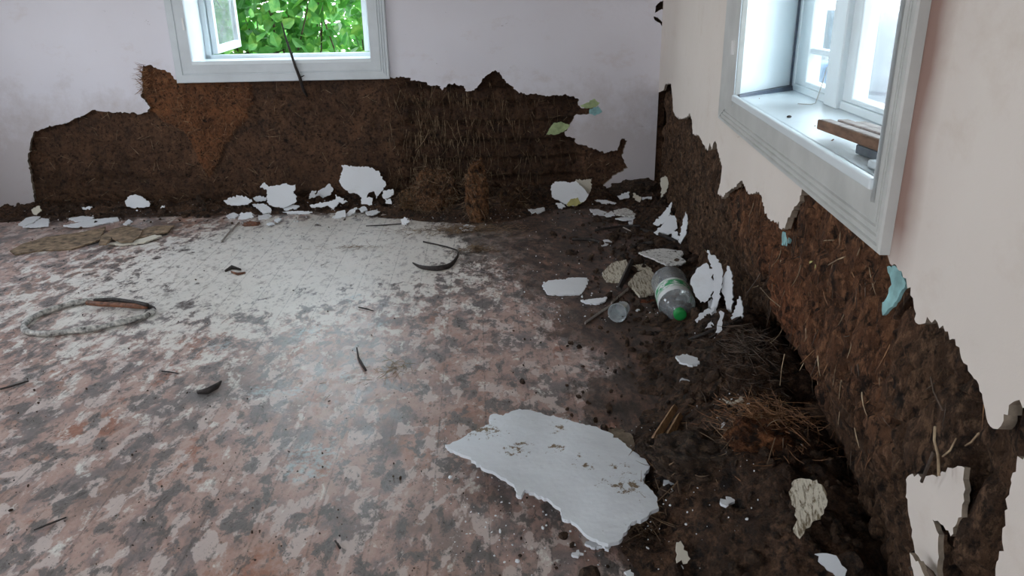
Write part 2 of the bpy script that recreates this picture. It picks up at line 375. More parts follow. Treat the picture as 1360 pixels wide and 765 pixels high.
def sheet_mesh(name, outline, place, thick, ms, parent=None, step=None, hf=None, edge_mi=0, back_mi=0, attrf=None):
    """outline in a plane's own coordinates; place(u,v,h) -> world point; slab between h=hf and h=hf-thick"""
    ov, of = fill_poly(outline, step)
    hf = hf or (lambda u, v: 0.)
    n = len(ov); V = []; 
    for (u, v) in ov: V.append(tuple(place(u, v, hf(u, v))))
    for (u, v) in ov: V.append(tuple(place(u, v, hf(u, v)-thick)))
    Fs = []; mi = []; cnt = {}
    for f in of:
        f = list(f); Fs.append(f); mi.append(0); Fs.append([i+n for i in reversed(f)]); mi.append(back_mi)
        for i in range(len(f)):
            a, b = f[i], f[(i+1) % len(f)]; cnt[(a, b)] = 1
    for (a, b) in list(cnt):
        if (b, a) not in cnt: Fs.append([b, a, a+n, b+n]); mi.append(edge_mi)
    me = bpy.data.meshes.new(name); me.from_pydata(V, [], Fs)
    me.polygons.foreach_set('material_index', mi)
    if attrf:
        a = me.attributes.new('dirt', 'FLOAT', 'POINT')
        vals = [attrf(*p) for p in ov]; a.data.foreach_set('value', vals+vals)
    bm = bmesh.new(); bm.from_mesh(me); bmesh.ops.recalc_face_normals(bm, faces=bm.faces); bm.to_mesh(me); bm.free()
    return link(name, me, ms, parent)
def color_attr(me, cols):
    a = me.color_attributes.new('tint', 'FLOAT_COLOR', 'POINT')
    a.data.foreach_set('color', np.array([(*c, 1) for c in cols], dtype=np.float32).ravel())
# ------------------------------------------------------------------ the room: core of the back wall
CEIL = 2.6
rnd = random.Random(11)
BW = dict(s0=1.863, s1=2.973, z0=.932, z1=2.05)     # opening of the back window
def gs(x, c, w_): return math.exp(-((x-c)/w_)**2)
cA = pB(640, 170)[0]       # middle of the deep zone with hanging straw
def in_tri(x, y):          # orange fibrous patch left of and below the window (photo of the clay: its own colour)
    pass
tuft = [pB(*p) for p in [(186, 86), (330, 112), (335, 135), (318, 165), (300, 190), (285, 225), (272, 235), (262, 205), (240, 175), (210, 158), (185, 132)]]
def inpoly(p, poly):
    x, y = p; c = False; j = len(poly)-1
    for i in range(len(poly)):
        xi, yi = poly[i]; xj, yj = poly[j]
        if (yi > y) != (yj > y) and x < (xj-xi)*(y-yi)/(yj-yi)+xi: c = not c
        j = i
    return c
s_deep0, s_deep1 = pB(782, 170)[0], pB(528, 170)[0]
def back_depth(s, z):
    n1 = fbm(s*3, z*3, 1.7, 3); n2 = fbm(s*14, z*14, 4.1, 4)
    d = .030+.010*n1+.011*n2
    crk = abs(nz(s*5+1.3*nz(s*9, z*9), z*7, 3.3)); d += .022*(1-sstep(0, .07, crk))*sstep(-.1, .3, nz(s*2, z*2, 8))
    inn = sstep(s_deep0-.05, s_deep0+.12, s)*(1-sstep(s_deep1-.12, s_deep1+.06, s+.05*nz(z*8, s*3)))
    # adobe courses behind the lost clay coat
    row = (z+.02*nz(s*2.5, z)) / .125; off = .5*(int(math.floor(row)) % 2)
    fz = abs(row-math.floor(row)-.5)*2; br = (s+.02*nz(z*9, s))/.27+off; fs = abs(br-math.floor(br)-.5)*2
    brick = .060+.05*sstep(.62, .95, fz)+.015*sstep(.86, .98, fs)+.022*n2+.02*n1
    d = d*(1-inn)+brick*inn
    if inpoly((s, z), tuft): d -= .012
    d += .03*(1-sstep(0, .08, z))
    return max(.006, min(.112, d))
def back_tint(s, z):
    c = np.array([1., 1., 1.])*(1+.25*fbm(s*4, z*4, 2, 2))
    if inpoly((s+.03*nz(s*12, z*12), z+.03*nz(s*12, z*12, 5)), tuft): c *= np.array([1.55, 1.22, .9])
    c *= np.array([1.12, .97, .88])
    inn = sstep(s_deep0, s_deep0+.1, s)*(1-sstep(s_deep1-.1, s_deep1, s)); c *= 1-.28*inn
    bk = gs(s, pB(690+0, 170)[0], .16)*gs(z, pB(612, 172)[1], .04)
    return np.clip(c, .1, 3)
def grid_wall(name, W, s0, s1, z0, z1, st, depth, tint, m, extra=None):
    ns = int((s1-s0)/st)+1; nzz = int((z1-z0)/st)+1; V = []; T = []
    for j in range(nzz):
        z = z0+(z1-z0)*j/(nzz-1)
        for i in range(ns):
            s = s0+(s1-s0)*i/(ns-1)
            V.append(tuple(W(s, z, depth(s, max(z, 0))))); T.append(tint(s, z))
    Fs = [(j*ns+i, j*ns+i+1, (j+1)*ns+i+1, (j+1)*ns+i) for j in range(nzz-1) for i in range(ns-1)]
    if extra:
        for b in extra:
            k = len(V); s_0, s_1, z_0, z_1, d_0, d_1 = b
            V += [tuple(W(*q)) for q in ((s_0, z_0, d_0), (s_1, z_0, d_0), (s_1, z_0, d_1), (s_0, z_0, d_1), (s_0, z_1, d_0), (s_1, z_1, d_0), (s_1, z_1, d_1), (s_0, z_1, d_1))]
            T += [np.array([1, 1, 1.])]*8
            Fs += [tuple(k+i for i in f) for f in ((0, 1, 2, 3), (4, 5, 6, 7), (0, 1, 5, 4), (1, 2, 6, 5), (2, 3, 7, 6), (3, 0, 4, 7))]
    me = bpy.data.meshes.new(name); me.from_pydata(V, [], Fs); color_attr(me, T)
    o = link(name, me, m)
    for p in me.polygons: p.use_smooth = len(p.vertices) == 4
    return o
SL = 4.75   # where the left wall meets the back wall
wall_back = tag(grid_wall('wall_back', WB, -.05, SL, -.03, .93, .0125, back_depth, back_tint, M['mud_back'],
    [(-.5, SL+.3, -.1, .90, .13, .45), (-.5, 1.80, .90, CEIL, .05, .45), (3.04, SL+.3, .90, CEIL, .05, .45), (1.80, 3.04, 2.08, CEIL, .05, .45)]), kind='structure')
# plaster of the back wall
PT = .022
hole_l = [(48, 279), (45, 262), (41, 235), (37, 212), (40, 190), (45, 175), (60, 170), (75, 166), (88, 164), (98, 158), (110, 154), (122, 146), (135, 148), (150, 150), (170, 150), (185, 152), (196, 149), (199, 143), (193, 135), (187, 128), (190, 117), (188, 102), (190, 87), (200, 86), (212, 92), (225, 96), (233, 106)]
hole_r = [(513, 103), (520, 103), (543, 103), (548, 107), (565, 109), (572, 114), (582, 114), (587, 120), (592, 116), (597, 111), (612, 113), (616, 114), (618, 121), (630, 120), (636, 113), (641, 104), (650, 98), (658, 93), (664, 98), (672, 108), (676, 112), (688, 122), (700, 126), (712, 124), (725, 128), (740, 126), (755, 127), (768, 131), (768, 140), (775, 144), (786, 141), (795, 147), (783, 151), (764, 153), (757, 165), (750, 177), (752, 181), (762, 183), (765, 190), (775, 193), (785, 196), (795, 200), (805, 203), (812, 200), (820, 200), (825, 185), (830, 184), (833, 187), (828, 200), (826, 207), (834, 223), (826, 228), (815, 233), (805, 243), (797, 250), (794, 256)]
PL = [pB(*p) for p in hole_l]; PR = [pB(*p) for p in hole_r]
up = BW
poly = [(SL, -.01)]+[(PL[0][0], -.01)]+jag(PL, .004, .012, rnd, False)+[(3.02, .86), (3.02, 2.09), (1.82, 2.09), (1.82, .86)]
poly += jag(PR, .004, .012, rnd, False)+[(PR[-1][0]-.02, -.01), (.0, -.01)]
chips = [(0., 1.02)]+[pB(*p) for p in [(884, 42), (881, 38), (877, 31), (870, 27), (868, 22), (873, 23), (879, 29), (883, 26)]]+[(0., pB(884, 24)[1]), (0., pB(884, 17)[1])]+[pB(*p) for p in [(883, 14), (879, 12), (875, 14), (870, 17), (871, 8), (877, 2), (883, 1)]]+[(0., pB(884, 0)[1])]
poly += jag(chips, .0012, .012, rnd, False)+[(0, CEIL), (SL, CEIL)]
pb = sheet_mesh('plaster', poly, lambda u, v, h: WB(u, v, -h), PT, [M['plaster_back'], M['flake_back']], wall_back, edge_mi=1, back_mi=1)
pb['label'] = 'lavender white plaster coat broken away in a jagged line'
# ------------------------------------------------------------------ core of the right wall
RW = dict(s0=2.765, s1=3.972, z0=.945, z1=2.05, sr=2.55, D=.20)
PRD = .018
def base_recess(s):
    xs = [0, .6, 1.2, 1.8, 2.3, 2.8, 3.3, 3.8, 4.3, 5, 8]; ys = [.05, .05, .06, .11, .19, .20, .19, .19, .18, .16, .12]
    return float(np.interp(s, xs, ys))
cav = pR(1000, 440, .15)
hollow = [pR(*p, .06) for p in [(948, 452), (965, 412), (985, 392), (1006, 372), (1026, 362), (1034, 400), (1040, 440), (1048, 480), (1052, 540), (1030, 560), (990, 520)]]
def right_depth(s, z):
    n1 = fbm(s*3.2, z*1.6, 6.7, 3); n2 = fbm(s*22, z*10, 2.1, 4)
    b = base_recess(s); t = 1-sstep(.03, .62, z)
    d = .042+(b-.042)*t**1.15+.018*n1+.017*n2+.012*abs(nz(s*38, z*17, 2))
    rid = abs(nz(s*9+.8*nz(s*8, z*8), z*4.2, 1.3)); d += .028*(1-sstep(0, .10, rid))*sstep(-.25, .25, nz(s*2.5, z*2, 4))
    rid = abs(nz(s*21, z*9, 7.3)); d += .012*(1-sstep(0, .12, rid))
    v_ = noise.voronoi(Vector((s*13, z*6.5, 1)))[0]; d += .026*(v_[1]-v_[0] < .10)*.5+.020*(v_[0]-.3)
    d += .09*gs(s, cav[0], .22)*gs(z, .10, .22)
    cm = .02*nz(s*9, z*9, 3)+.012*nz(s*25, z*25)
    if inpoly((s+cm, z+cm), hollow): d += .14
    rg = 1-abs(nz(s*16+.5*nz(z*14, s*6), z*5, 9)); d += .020*(rg-.75)
    d -= .020*sstep(2.45, 2.62, s+.05*nz(z*7, 0))*sstep(.25, .5, z)     # the upper coat stands forward beneath the window
    return max(.006, min(.33, d))
def right_tint(s, z):
    c = np.array([1.02, .95, .88])*(1+.22*fbm(s*4, z*4, 2, 2))
    o = sstep(2.45, 2.7, s+.06*nz(z*6, s))*sstep(.38, .6, z+.05*nz(s*6, z))*(1-sstep(3.95, 4.15, s))
    c *= 1+o*np.array([.40, .14, -.02])
    o2 = gs(s, 3.35, .25)*gs(z, .42, .16); c *= 1+o2*np.array([.5, .12, -.05])
    return np.clip(c, .1, 3)
SR = 7.6
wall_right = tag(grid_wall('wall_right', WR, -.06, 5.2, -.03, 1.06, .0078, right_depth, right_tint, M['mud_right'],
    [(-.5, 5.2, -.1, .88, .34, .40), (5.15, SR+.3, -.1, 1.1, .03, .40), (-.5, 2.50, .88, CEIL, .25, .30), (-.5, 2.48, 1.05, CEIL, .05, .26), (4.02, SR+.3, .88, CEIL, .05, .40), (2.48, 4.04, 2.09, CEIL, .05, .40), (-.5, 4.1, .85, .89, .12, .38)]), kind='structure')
# the core rises to 1.06 m: cut it away inside the opening
me = wall_right.data; bm = bmesh.new(); bm.from_mesh(me)
kill = []
for f in bm.faces:
    if len(f.verts) != 4 or f.calc_area() > .01: continue
    c = np.array(f.calc_center_median())-K; s = c@RD; z = c[2]; dd = c@RN
    if z > .90 and 2.48 < s < 4.02: kill.append(f)
bmesh.ops.delete(bm, geom=kill, context='FACES'); bm.to_mesh(me); bm.free()
for p in me.polygons: p.use_smooth = p.area < .01
ra = [(881, 135), (881, 120), (884, 112), (891, 111), (893, 130), (894, 148), (898, 155), (905, 158), (912, 156), (916, 151), (919, 160), (920, 178), (928, 180), (934, 192), (940, 200), (943, 190), (945, 199), (950, 187), (954, 203), (959, 222), (957, 240), (953, 258), (960, 262), (970, 252), (985, 240), (990, 250), (995, 258), (1005, 255), (1012, 262), (1015, 280), (1020, 290), (1030, 295), (1038, 305), (1045, 295), (1052, 280), (1060, 270), (1064, 259)]
rb = [(1182, 350), (1190, 352), (1197, 360), (1204, 375), (1209, 392), (1214, 410), (1216, 428), (1225, 430), (1245, 428), (1255, 440), (1265, 450), (1275, 468), (1285, 485), (1297, 505), (1305, 530), (1310, 555), (1315, 566), (1325, 570), (1333, 550), (1340, 538), (1350, 532), (1362, 540), (1376, 560), (1374, 588), (1362, 603), (1350, 615), (1345, 628), (1341, 650), (1335, 690), (1331, 720), (1322, 765), (1318, 800)]
PA = [pR(*p) for p in ra]; PB = [pR(*p) for p in rb]
PA[0] = (0.0, PA[0][1]); 
rnd = random.Random(5)
poly = [(0, CEIL), (0, PA[0][1]+.02)]+jag(PA[1:], .004, .010, rnd, False)+[(PA[-1][0], .92), (2.72, .92), (2.72, 2.09), (4.00, 2.09), (4.00, .86)]
poly += jag(PB, .0035, .008, rnd, False)+[(PB[-1][0], -.01), (SR, -.01), (SR, CEIL)]
pr = sheet_mesh('plaster', poly, lambda u, v, h: WR(u, v, -h), PT*.65, [M['plaster_right'], M['flake_back']], wall_right, edge_mi=1, back_mi=1)
pr['label'] = 'cream white plaster coat broken away below the window'
# ------------------------------------------------------------------ left wall, front wall, ceiling, floor
A = WB(SL, 0); Bp = np.array([A[0], -2.3, 0]); Cp = WR(SR-.1, 0)
Cp = np.array([Cp[0], -2.3, 0])
def seg_wall(name, P0, P1, holes, out):
    """vertical wall from P0 to P1 with rectangular holes (t0,t1,z0,z1)"""
    d = P1-P0; ln = np.linalg.norm(d); d = d/ln; bm = bmesh.new()
    W = lambda s, z, q: P0+d*s+out*q+UP*z
    xs = sorted({-.3, ln+.3, *[h[0] for h in holes], *[h[1] for h in holes]})
    for a, b in zip(xs[:-1], xs[1:]):
        h = [q for q in holes if q[0] <= a and q[1] >= b]
        if not h: wbox(bm, W, a, b, -.05, CEIL, 0, .3)
        else:
            q = h[0]
            if q[2] > 0: wbox(bm, W, a, b, -.05, q[2], 0, .3)
            wbox(bm, W, a, b, q[3], CEIL, 0, .3)
    return tag(from_bm(name, bm, M['plaster_plain']), kind='structure')
HL = [(1.0, 2.3, .95, 2.05), (3.6, 4.9, .95, 2.05)]  # unseen window openings, added to let in side light
HF = [(1.0, 2.1, .9, 2.1), (2.9, 3.7, .9, 2.0)]  # unseen openings behind the camera, added and sized for front light
seg_wall('wall_left', A, Bp, HL, np.array([-1, 0, 0.]))
seg_wall('wall_front', Bp, Cp, HF, np.array([0, -1, 0.]))
bm = bmesh.new(); x0, x1, y0, y1 = -4.3, 1.7, -2.7, 5.6
hexa(bm, [(x0, y0, CEIL), (x1, y0, CEIL), (x1, y1, CEIL), (x0, y1, CEIL), (x0, y0, CEIL+.1), (x1, y0, CEIL+.1), (x1, y1, CEIL+.1), (x0, y1, CEIL+.1)])
tag(from_bm('ceiling', bm, M['plaster_plain']), kind='structure')
def rb_dist(x, y):
    p = np.array([x, y, 0])-K; return -(p@BN), p@BD, -(p@RN), p@RD      # distance from back wall, along; distance from right wall, along
blue_spots = [(415, 600, .11), (410, 625, .07), (405, 440, .10), (345, 520, .08), (455, 500, .06), (500, 430, .07), (395, 520, .06), (470, 395, .08), (290, 460, .08)]
BS = [(*fl(a, b)[:2], r) for a, b, r in blue_spots]
def silt(x, y):
    db, sb, dr, sr = rb_dist(x, y)
    n = .10*nz(x*3, y*3)+.05*nz(x*8, y*8)
    a = 1-sstep(.06, .42+.25*gs(sb, .5, .7), db+n)
    wr = float(np.interp(sr, [0, .8, 1.6, 2.2, 2.8, 3.4, 4.5], [1.05, .95, .72, .42, .30, .27, .30]))
    b = 1-sstep(wr*.3, wr*2.0, dr+n)
    return max(a, b)
def pale(x, y):  # mask of the painted window glare on the boards
    c = fl(440, 325); c2 = fl(250, 400)
    e = math.exp(-(((x-c[0])/.95)**2+((y-c[1])/.75)**2))
    return min(1, 1.05*e+.45*math.exp(-(((x-c2[0])/1.1)**2+((y-c2[1])/.8)**2)))
def make_floor():
    X0, X1, Y0, Y1, st = -4.2, 1.35, .9, 5.3, .022
    nx = int((X1-X0)/st); ny = int((Y1-Y0)/st); V = []; a1 = []; a2 = []; a3 = []
    for j in range(ny+1):
        for i in range(nx+1):
            x = X0+(X1-X0)*i/nx; y = Y0+(Y1-Y0)*j/ny; s = silt(x, y)
            V.append((x, y, .0015*fbm(x*6, y*6, 0, 2)-.003)); a1.append(s); a2.append(pale(x, y))
            a3.append(min(1, sum(math.exp(-((x-q[0])**2+(y-q[1])**2)/q[2]**2) for q in BS)))
    Fs = [(j*(nx+1)+i, j*(nx+1)+i+1, (j+1)*(nx+1)+i+1, (j+1)*(nx+1)+i) for j in range(ny) for i in range(nx)]
    k = len(V); V += [(-4.2, -2.6, -.003), (1.35, -2.6, -.003), (1.35, .9, -.003), (-4.2, .9, -.003), (-4.2, -2.6, -.1), (1.35, -2.6, -.1), (1.35, 5.3, -.1), (-4.2, 5.3, -.1)]
    Fs += [(k, k+1, k+2, k+3), (k+7, k+6, k+5, k+4)]; a1 += [0]*8; a2 += [0]*8; a3 += [0]*8
    me = bpy.data.meshes.new('floor'); me.from_pydata(V, [], Fs)
    for n_, a in (('silt', a1), ('pale', a2), ('blue', a3)):
        me.attributes.new(n_, 'FLOAT', 'POINT').data.foreach_set('value', a)
    return tag(link('floor', me, M['floor'], smooth=True), kind='structure')
make_floor()
# ------------------------------------------------------------------ heaps of fallen earth
mounds = [(*fl(x, y)[:2], r, h) for x, y, r, h in [
    (575, 270, .30, .07), (640, 280, .22, .07), (700, 262, .30, .05), (1000, 520, .20, .09), (960, 500, .18, .06), (1040, 640, .20, .10),
    (1010, 690, .20, .06), (930, 690, .13, .05), (950, 590, .16, .05), (1080, 740, .2, .07), (980, 455, .14, .07), (865, 640, .07, .045), (900, 715, .1, .04), (835, 672, .06, .03), (880, 290, .22, .05)]]
def heap0(x, y):
    db, sb, dr, sr = rb_dist(x, y)
    h = .050*math.exp(-(max(db, 0)/.20)**2)*(1+.4*nz(sb*2.3, 5))
    h += (.045+.02*sstep(1.8, 2.6, sr))*math.exp(-(max(dr+.04, 0)/float(np.interp(sr, [0, 1.5, 2.4, 4], [.17, .16, .17, .22])))**2)
    for a, b, r, q in mounds: 
        d2 = ((x-a)**2+(y-b)**2)/(r*r)
        if d2 < 6: h += q*math.exp(-d2)
    return h
def heap(x, y):
    h = heap0(x, y)
    if h < .004: return -.02
    w_ = sstep(.004, .03, h)
    v = noise.voronoi(Vector((x*19, y*19, 0)))[0]; v2 = noise.voronoi(Vector((x*45+3, y*45, 2)))[0]
    h += w_*(.026*fbm(x*9, y*9, 1, 5)+.030*(.45-v[0])+.012*(.45-v2[0]))-.013
    return h
def heap_grid(x, y, rmax=1): return max(heap(x, y), 0)
def make_heap():
    st = .0115; X0, X1, Y0, Y1 = -3.75, 1.35, 1.0, 5.25
    nx = int((X1-X0)/st); ny = int((Y1-Y0)/st); idx = {}; V = []; T = []; Fs = []; H = {}
    for j in range(ny+1):
        y = Y0+j*st
        for i in range(nx+1):
            x = X0+i*st; db, sb, dr, sr = rb_dist(x, y)
            if dr > 1.0 and db > .75 or db < -.14 or dr < -.26: continue
            h = heap(x, y)
            if h > -.018: H[i, j] = h
    for (i, j), h in H.items():
        idx[i, j] = len(V); x = X0+i*st; y = Y0+j*st; V.append((x, y, h))
        q = 1+.5*fbm(x*5, y*5, 3, 3); T.append(np.clip(np.array([q*1.1, q*.95, q*.84]), .2, 2.5))
    for (i, j) in idx:
        if all(k in idx for k in ((i+1, j), (i+1, j+1), (i, j+1))): Fs.append((idx[i, j], idx[i+1, j], idx[i+1, j+1], idx[i, j+1]))
    me = bpy.data.meshes.new('fallen_earth'); me.from_pydata(V, [], Fs); color_attr(me, T)
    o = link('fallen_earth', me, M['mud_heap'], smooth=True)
    return tag(o, 'dark wet earth crumbled in a bank along the foot of both walls', 'earth', kind='stuff')
make_heap()
def clods(name, pts, m, label, cat, seed=1, kind='stuff'):
    """small broken lumps, (x,y,z,r)"""
    r_ = random.Random(seed); bm = bmesh.new(); 
    for (x, y, z, r) in pts:
        mt = Matrix.Translation((x, y, z)) @ Matrix.Rotation(r_.uniform(0, 6.28), 4, Vector((r_.gauss(0, 1), r_.gauss(0, 1), r_.gauss(0, 1))).normalized()) @ Matrix.Diagonal((r*r_.uniform(.7, 1.4), r*r_.uniform(.7, 1.3), r*r_.uniform(.4, .9), 1))
        g = bmesh.ops.create_icosphere(bm, subdivisions=2 if r > .012 else 1, radius=1, matrix=mt)
        for v in g['verts']:
            c = Vector((x, y, z)); d = v.co-c; v.co = c+d*(1+.35*noise.noise(v.co*(1.1/r))+.15*noise.noise(v.co*(3/r)))
    me = bpy.data.meshes.new(name); bm.to_mesh(me); bm.free(); color_attr(me, [(1, .95, .9)]*len(me.vertices))
    return tag(link(name, me, m), label, cat, kind=kind)
pts = []
rnd = random.Random(21)
def rpx(x0, x1, y0, y1): return fl(rnd.uniform(x0, x1), rnd.uniform(y0, y1))
for _ in range(3600):
    if rnd.random() < .72:
        sr = rnd.uniform(.1, 4.4); dr = -base_recess(sr)*.9+abs(rnd.gauss(0, .27)); p = K+RD*sr-RN*dr
    else:
        sb = rnd.uniform(.1, 4.4); db = abs(rnd.gauss(0, .17))-.02; p = WB(sb, 0, -db)
    r = min(.034, rnd.lognormvariate(-5.1, .6)); db_, _, dr_, sr_ = rb_dist(p[0], p[1])
    if db_ < -.03: continue
    pts.append((p[0], p[1], heap_grid(p[0], p[1])+r*.15, r))
clods('earth_lumps', pts, M['mud_heap'], 'loose dark earth lumps scattered over the bank of fallen earth', 'earth', 3)
pts = []
for _ in range(900):   # dirt crumbs on the open floor
    p = rpx(0, 900, 290, 765); pts.append((p[0], p[1], .001, min(.006, rnd.lognormvariate(-6.4, .45))))
clods('dirt_crumbs', pts, M['mud_heap'], 'tiny dark dirt crumbs strewn over the painted floor', 'dirt', 4)
pts = []
for _ in range(900):
    k = rnd.random()
    if k < .35: p = rpx(590, 1000, 560, 765)
    elif k < .75: p = rpx(20, 700, 272, 300)
    else: p = rpx(690, 900, 268, 430)
    pts.append((p[0], p[1], heap_grid(p[0], p[1])+.002, min(.008, rnd.lognormvariate(-6.3, .5))))
clods('plaster_crumbs', pts, M['flake'], 'tiny white plaster crumbs strewn over floor and earth', 'plaster', 6)
# ------------------------------------------------------------------ straw
def straws(name, items, m, parent=None, n=3):
    bm = bmesh.new()
    for (p, d, ln, bend, r) in items:
        p = Vector(tuple(p)); d = Vector(tuple(d)).normalized(); sd = Vector((rnd.gauss(0, 1), rnd.gauss(0, 1), rnd.gauss(0, 1))); sd = (sd-d*sd.dot(d)).normalized()
        k = 5; pp = []
        for i in range(k):
            t = i/(k-1); pp.append(p+d*ln*t+sd*bend*ln*(t*t))
        tube(bm, pp, [r, r*.95, r*.85, r*.7, r*.35], n)
    return from_bm(name, bm, m, parent, fixn=False)
rnd = random.Random(77)
def on_back(px, py): s, z = pB(px, py, .05); return s, z
it = []; ip = []
for _ in range(620):      # hanging straw in the deep zone
    x = rnd.triangular(505, 790, 560); y = rnd.uniform(106, 232); s, z = on_back(x, y)
    d = back_depth(s, max(.02, z)); v = (BD*rnd.gauss(0, .22), )[0]+UP*(-1)-BN*abs(rnd.gauss(.12, .1))
    (ip if rnd.random() < .22 else it).append((WB(s, z, d+.004), v, rnd.uniform(.05, .17), rnd.gauss(0, .18), rnd.uniform(.0010, .0023)))
o = straws('hanging_straw', it, M['straw'], wall_back); o['kind'] = 'stuff'; o['label'] = 'straw hanging from the broken clay'
for _ in range(260):
    x = rnd.uniform(50, 830); y = rnd.uniform(112, 270); s, z = on_back(x, y); a = rnd.uniform(0, 6.28)
    ip.append((WB(s, z, back_depth(s, max(.02, z))-.001), BD*math.cos(a)+UP*math.sin(a)-BN*.12, rnd.uniform(.02, .08), rnd.gauss(0, .3), rnd.uniform(.0007, .0014)))
o = straws('loose_straw', ip, M['straw_pale'], wall_back); o['kind'] = 'stuff'
it = []
for _ in range(700):
    while True:
        x = rnd.uniform(186, 336); y = rnd.uniform(86, 238); q = pB(x, y, .02)
        if inpoly(q, tuft): break
    s, z = q; a = rnd.uniform(0, 6.28)
    it.append((WB(s, z, back_depth(s, z)), BD*math.cos(a)+UP*math.sin(a)-BN*.2, rnd.uniform(.015, .06), rnd.gauss(0, .3), rnd.uniform(.0006, .0016)))
for _ in range(90):     # tuft standing out at the upper left of the hole
    x = rnd.uniform(183, 196); y = rnd.uniform(86, 128); s, z = pB(x, y, 0)
    it.append((WB(s-.02, z, .0), BD*1+UP*rnd.gauss(.3, .5)-BN*.3, rnd.uniform(.02, .06), rnd.gauss(0, .3), rnd.uniform(.0008, .0018)))
o = straws('fibre_patch', it, M['straw_orange'], wall_back); o['kind'] = 'stuff'; o['label'] = 'orange brown fibres in the clay left below the window'
it = []; ip = []; idk = []
for _ in range(2600):    # right wall
    s = rnd.uniform(.2, 4.7); z = rnd.uniform(.05, .95)
    inzone = sstep(2.4, 2.7, s)*sstep(.38, .6, z)*(1-sstep(3.95, 4.15, s))
    if rnd.random() > .25+.75*inzone: continue
    d = right_depth(s, z); a = rnd.gauss(-1.2, .7)
    v = RD*math.cos(a)+UP*math.sin(a)-RN*rnd.uniform(.02, .25)
    t = (WR(s, z, d+.003), v, rnd.uniform(.015, .06), rnd.gauss(0, .25), rnd.uniform(.0006, .0017))
    k = rnd.random(); (it if k < .50 else ip if k < .78 else idk).append(t)
o = straws('straw_fibres', it, M['straw_orange'], wall_right); o['kind'] = 'stuff'; o['label'] = 'reddish straw fibres sticking out of the clay'
o = straws('pale_straw', ip, M['straw_pale'], wall_right); o['kind'] = 'stuff'
for _ in range(70):    # dark roots hanging over the hollow
    x = rnd.uniform(940, 1060); y = rnd.uniform(360, 520); s, z = pR(x, y, .08)
    if z < .02: continue
    idk.append((WR(s, z, right_depth(s, z)), RD*rnd.gauss(0, .4)-UP-RN*rnd.uniform(.1, .5), rnd.uniform(.04, .10), rnd.gauss(0, .3), rnd.uniform(.0008, .0022)))
o = straws('roots', idk, M['straw_dark'], wall_right); o['kind'] = 'stuff'; o['label'] = 'dark roots and stalks hanging over the hollow'
def straw_pile(name, cx, cy, rx, ry, n, hmax, m, label, cat='straw', lnr=(.03, .12), seed=1, z0=None):
    global rnd
    rnd = random.Random(seed); c = fl(cx, cy, .03); it = []
    for _ in range(n):
        a = rnd.uniform(0, 6.28); r = abs(rnd.gauss(0, .5)); x = c[0]+rx*r*math.cos(a); y = c[1]+ry*r*math.sin(a)
        h = hmax*math.exp(-r*r*1.6)*rnd.random(); b = rnd.uniform(0, 6.28)
        it.append(((x, y, heap_grid(x, y)+h+.002), (math.cos(b), math.sin(b), rnd.gauss(0, .22)), rnd.uniform(*lnr), rnd.gauss(0, .25), rnd.uniform(.0005, .0013)))
    return tag(straws(name, it, m), label, cat, kind='stuff')
straw_pile('straw_litter', 1000, 625, .22, .22, 900, .04, M['straw_orange'], 'reddish straw litter on the dark earth beside the right wall', seed=3, lnr=(.015, .075))
straw_pile('straw_litter', 985, 520, .20, .26, 420, .04, M['straw_dark'], 'dark straw and roots piled below the hollow in the right wall', seed=4, lnr=(.015, .07))
straw_pile('straw_litter', 620, 300, .45, .12, 620, .02, M['straw'], 'brown straw litter spread at the foot of the back wall', seed=5, lnr=(.02, .09))
straw_pile('straw_tuft', 632, 326, .12, .05, 240, .025, M['straw'], 'small tuft of brown straw lying on the pale floor', seed=6, lnr=(.02, .07))
straw_pile('straw_litter', 470, 322, .30, .05, 60, .004, M['straw'], 'few thin straw stalks on the pale floor before the window', seed=7, lnr=(.02, .06))
straw_pile('straw_litter', 520, 480, .16, .18, 60, .004, M['straw_pale'], 'pale scraps of straw stuck to the middle of the floor', seed=8, lnr=(.02, .07))
straw_pile('straw_litter', 850, 690, .10, .06, 110, .012, M['straw'], 'straw stalks lying over the corner of the large white sheet', seed=9, lnr=(.03, .10))
# ------------------------------------------------------------------ fallen chunks of clay below the back wall
def chunk(name, px, py, w_, dp, h, label, lean=(0, 0), seed=1, m=None, nstraw=160, tint=(1, 1, 1)):
    r_ = random.Random(seed); c = fl(px, py, 0); root = empty(name); 
    z0 = heap_grid(c[0], c[1])-.02
    bm = bmesh.new(); bmesh.ops.create_icosphere(bm, subdivisions=5, radius=1)
    for v in bm.verts:
        q = v.co.copy(); q = Vector((math.copysign(abs(q.x)**.75, q.x), math.copysign(abs(q.y)**.75, q.y), math.copysign(abs(q.z)**.8, q.z)))
        n_ = 1+.26*fbm(q.x*1.8+seed, q.y*1.8, q.z*1.8, 4)+.10*abs(nz(q.x*6, q.y*6+seed, q.z*6))
        t = (q.z+1)/2
        v.co = Vector((q.x*w_*n_+lean[0]*t, q.y*dp*n_+lean[1]*t, (q.z+1)*h*.5*n_))+Vector((c[0], c[1]+dp, z0))
    bmesh.ops.recalc_face_normals(bm, faces=bm.faces)
    vs = [(v.co.copy(), v.normal.copy()) for v in bm.verts]
    me = bpy.data.meshes.new('clay_lump'); bm.to_mesh(me); bm.free(); color_attr(me, [tint]*len(me.vertices))
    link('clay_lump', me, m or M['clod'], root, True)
    it = []
    for _ in range(nstraw):
        p, nn = r_.choice(vs)
        it.append((p, nn*.45+Vector((r_.gauss(0, .6), r_.gauss(0, .6), r_.gauss(-.4, .6))), r_.uniform(.02, .08), r_.gauss(0, .25), r_.uniform(.0008, .0018)))
    s = straws('straw', it, M['straw'], root); s['kind'] = 'stuff'
    return tag(root, label, 'clod')
rnd = random.Random(31)
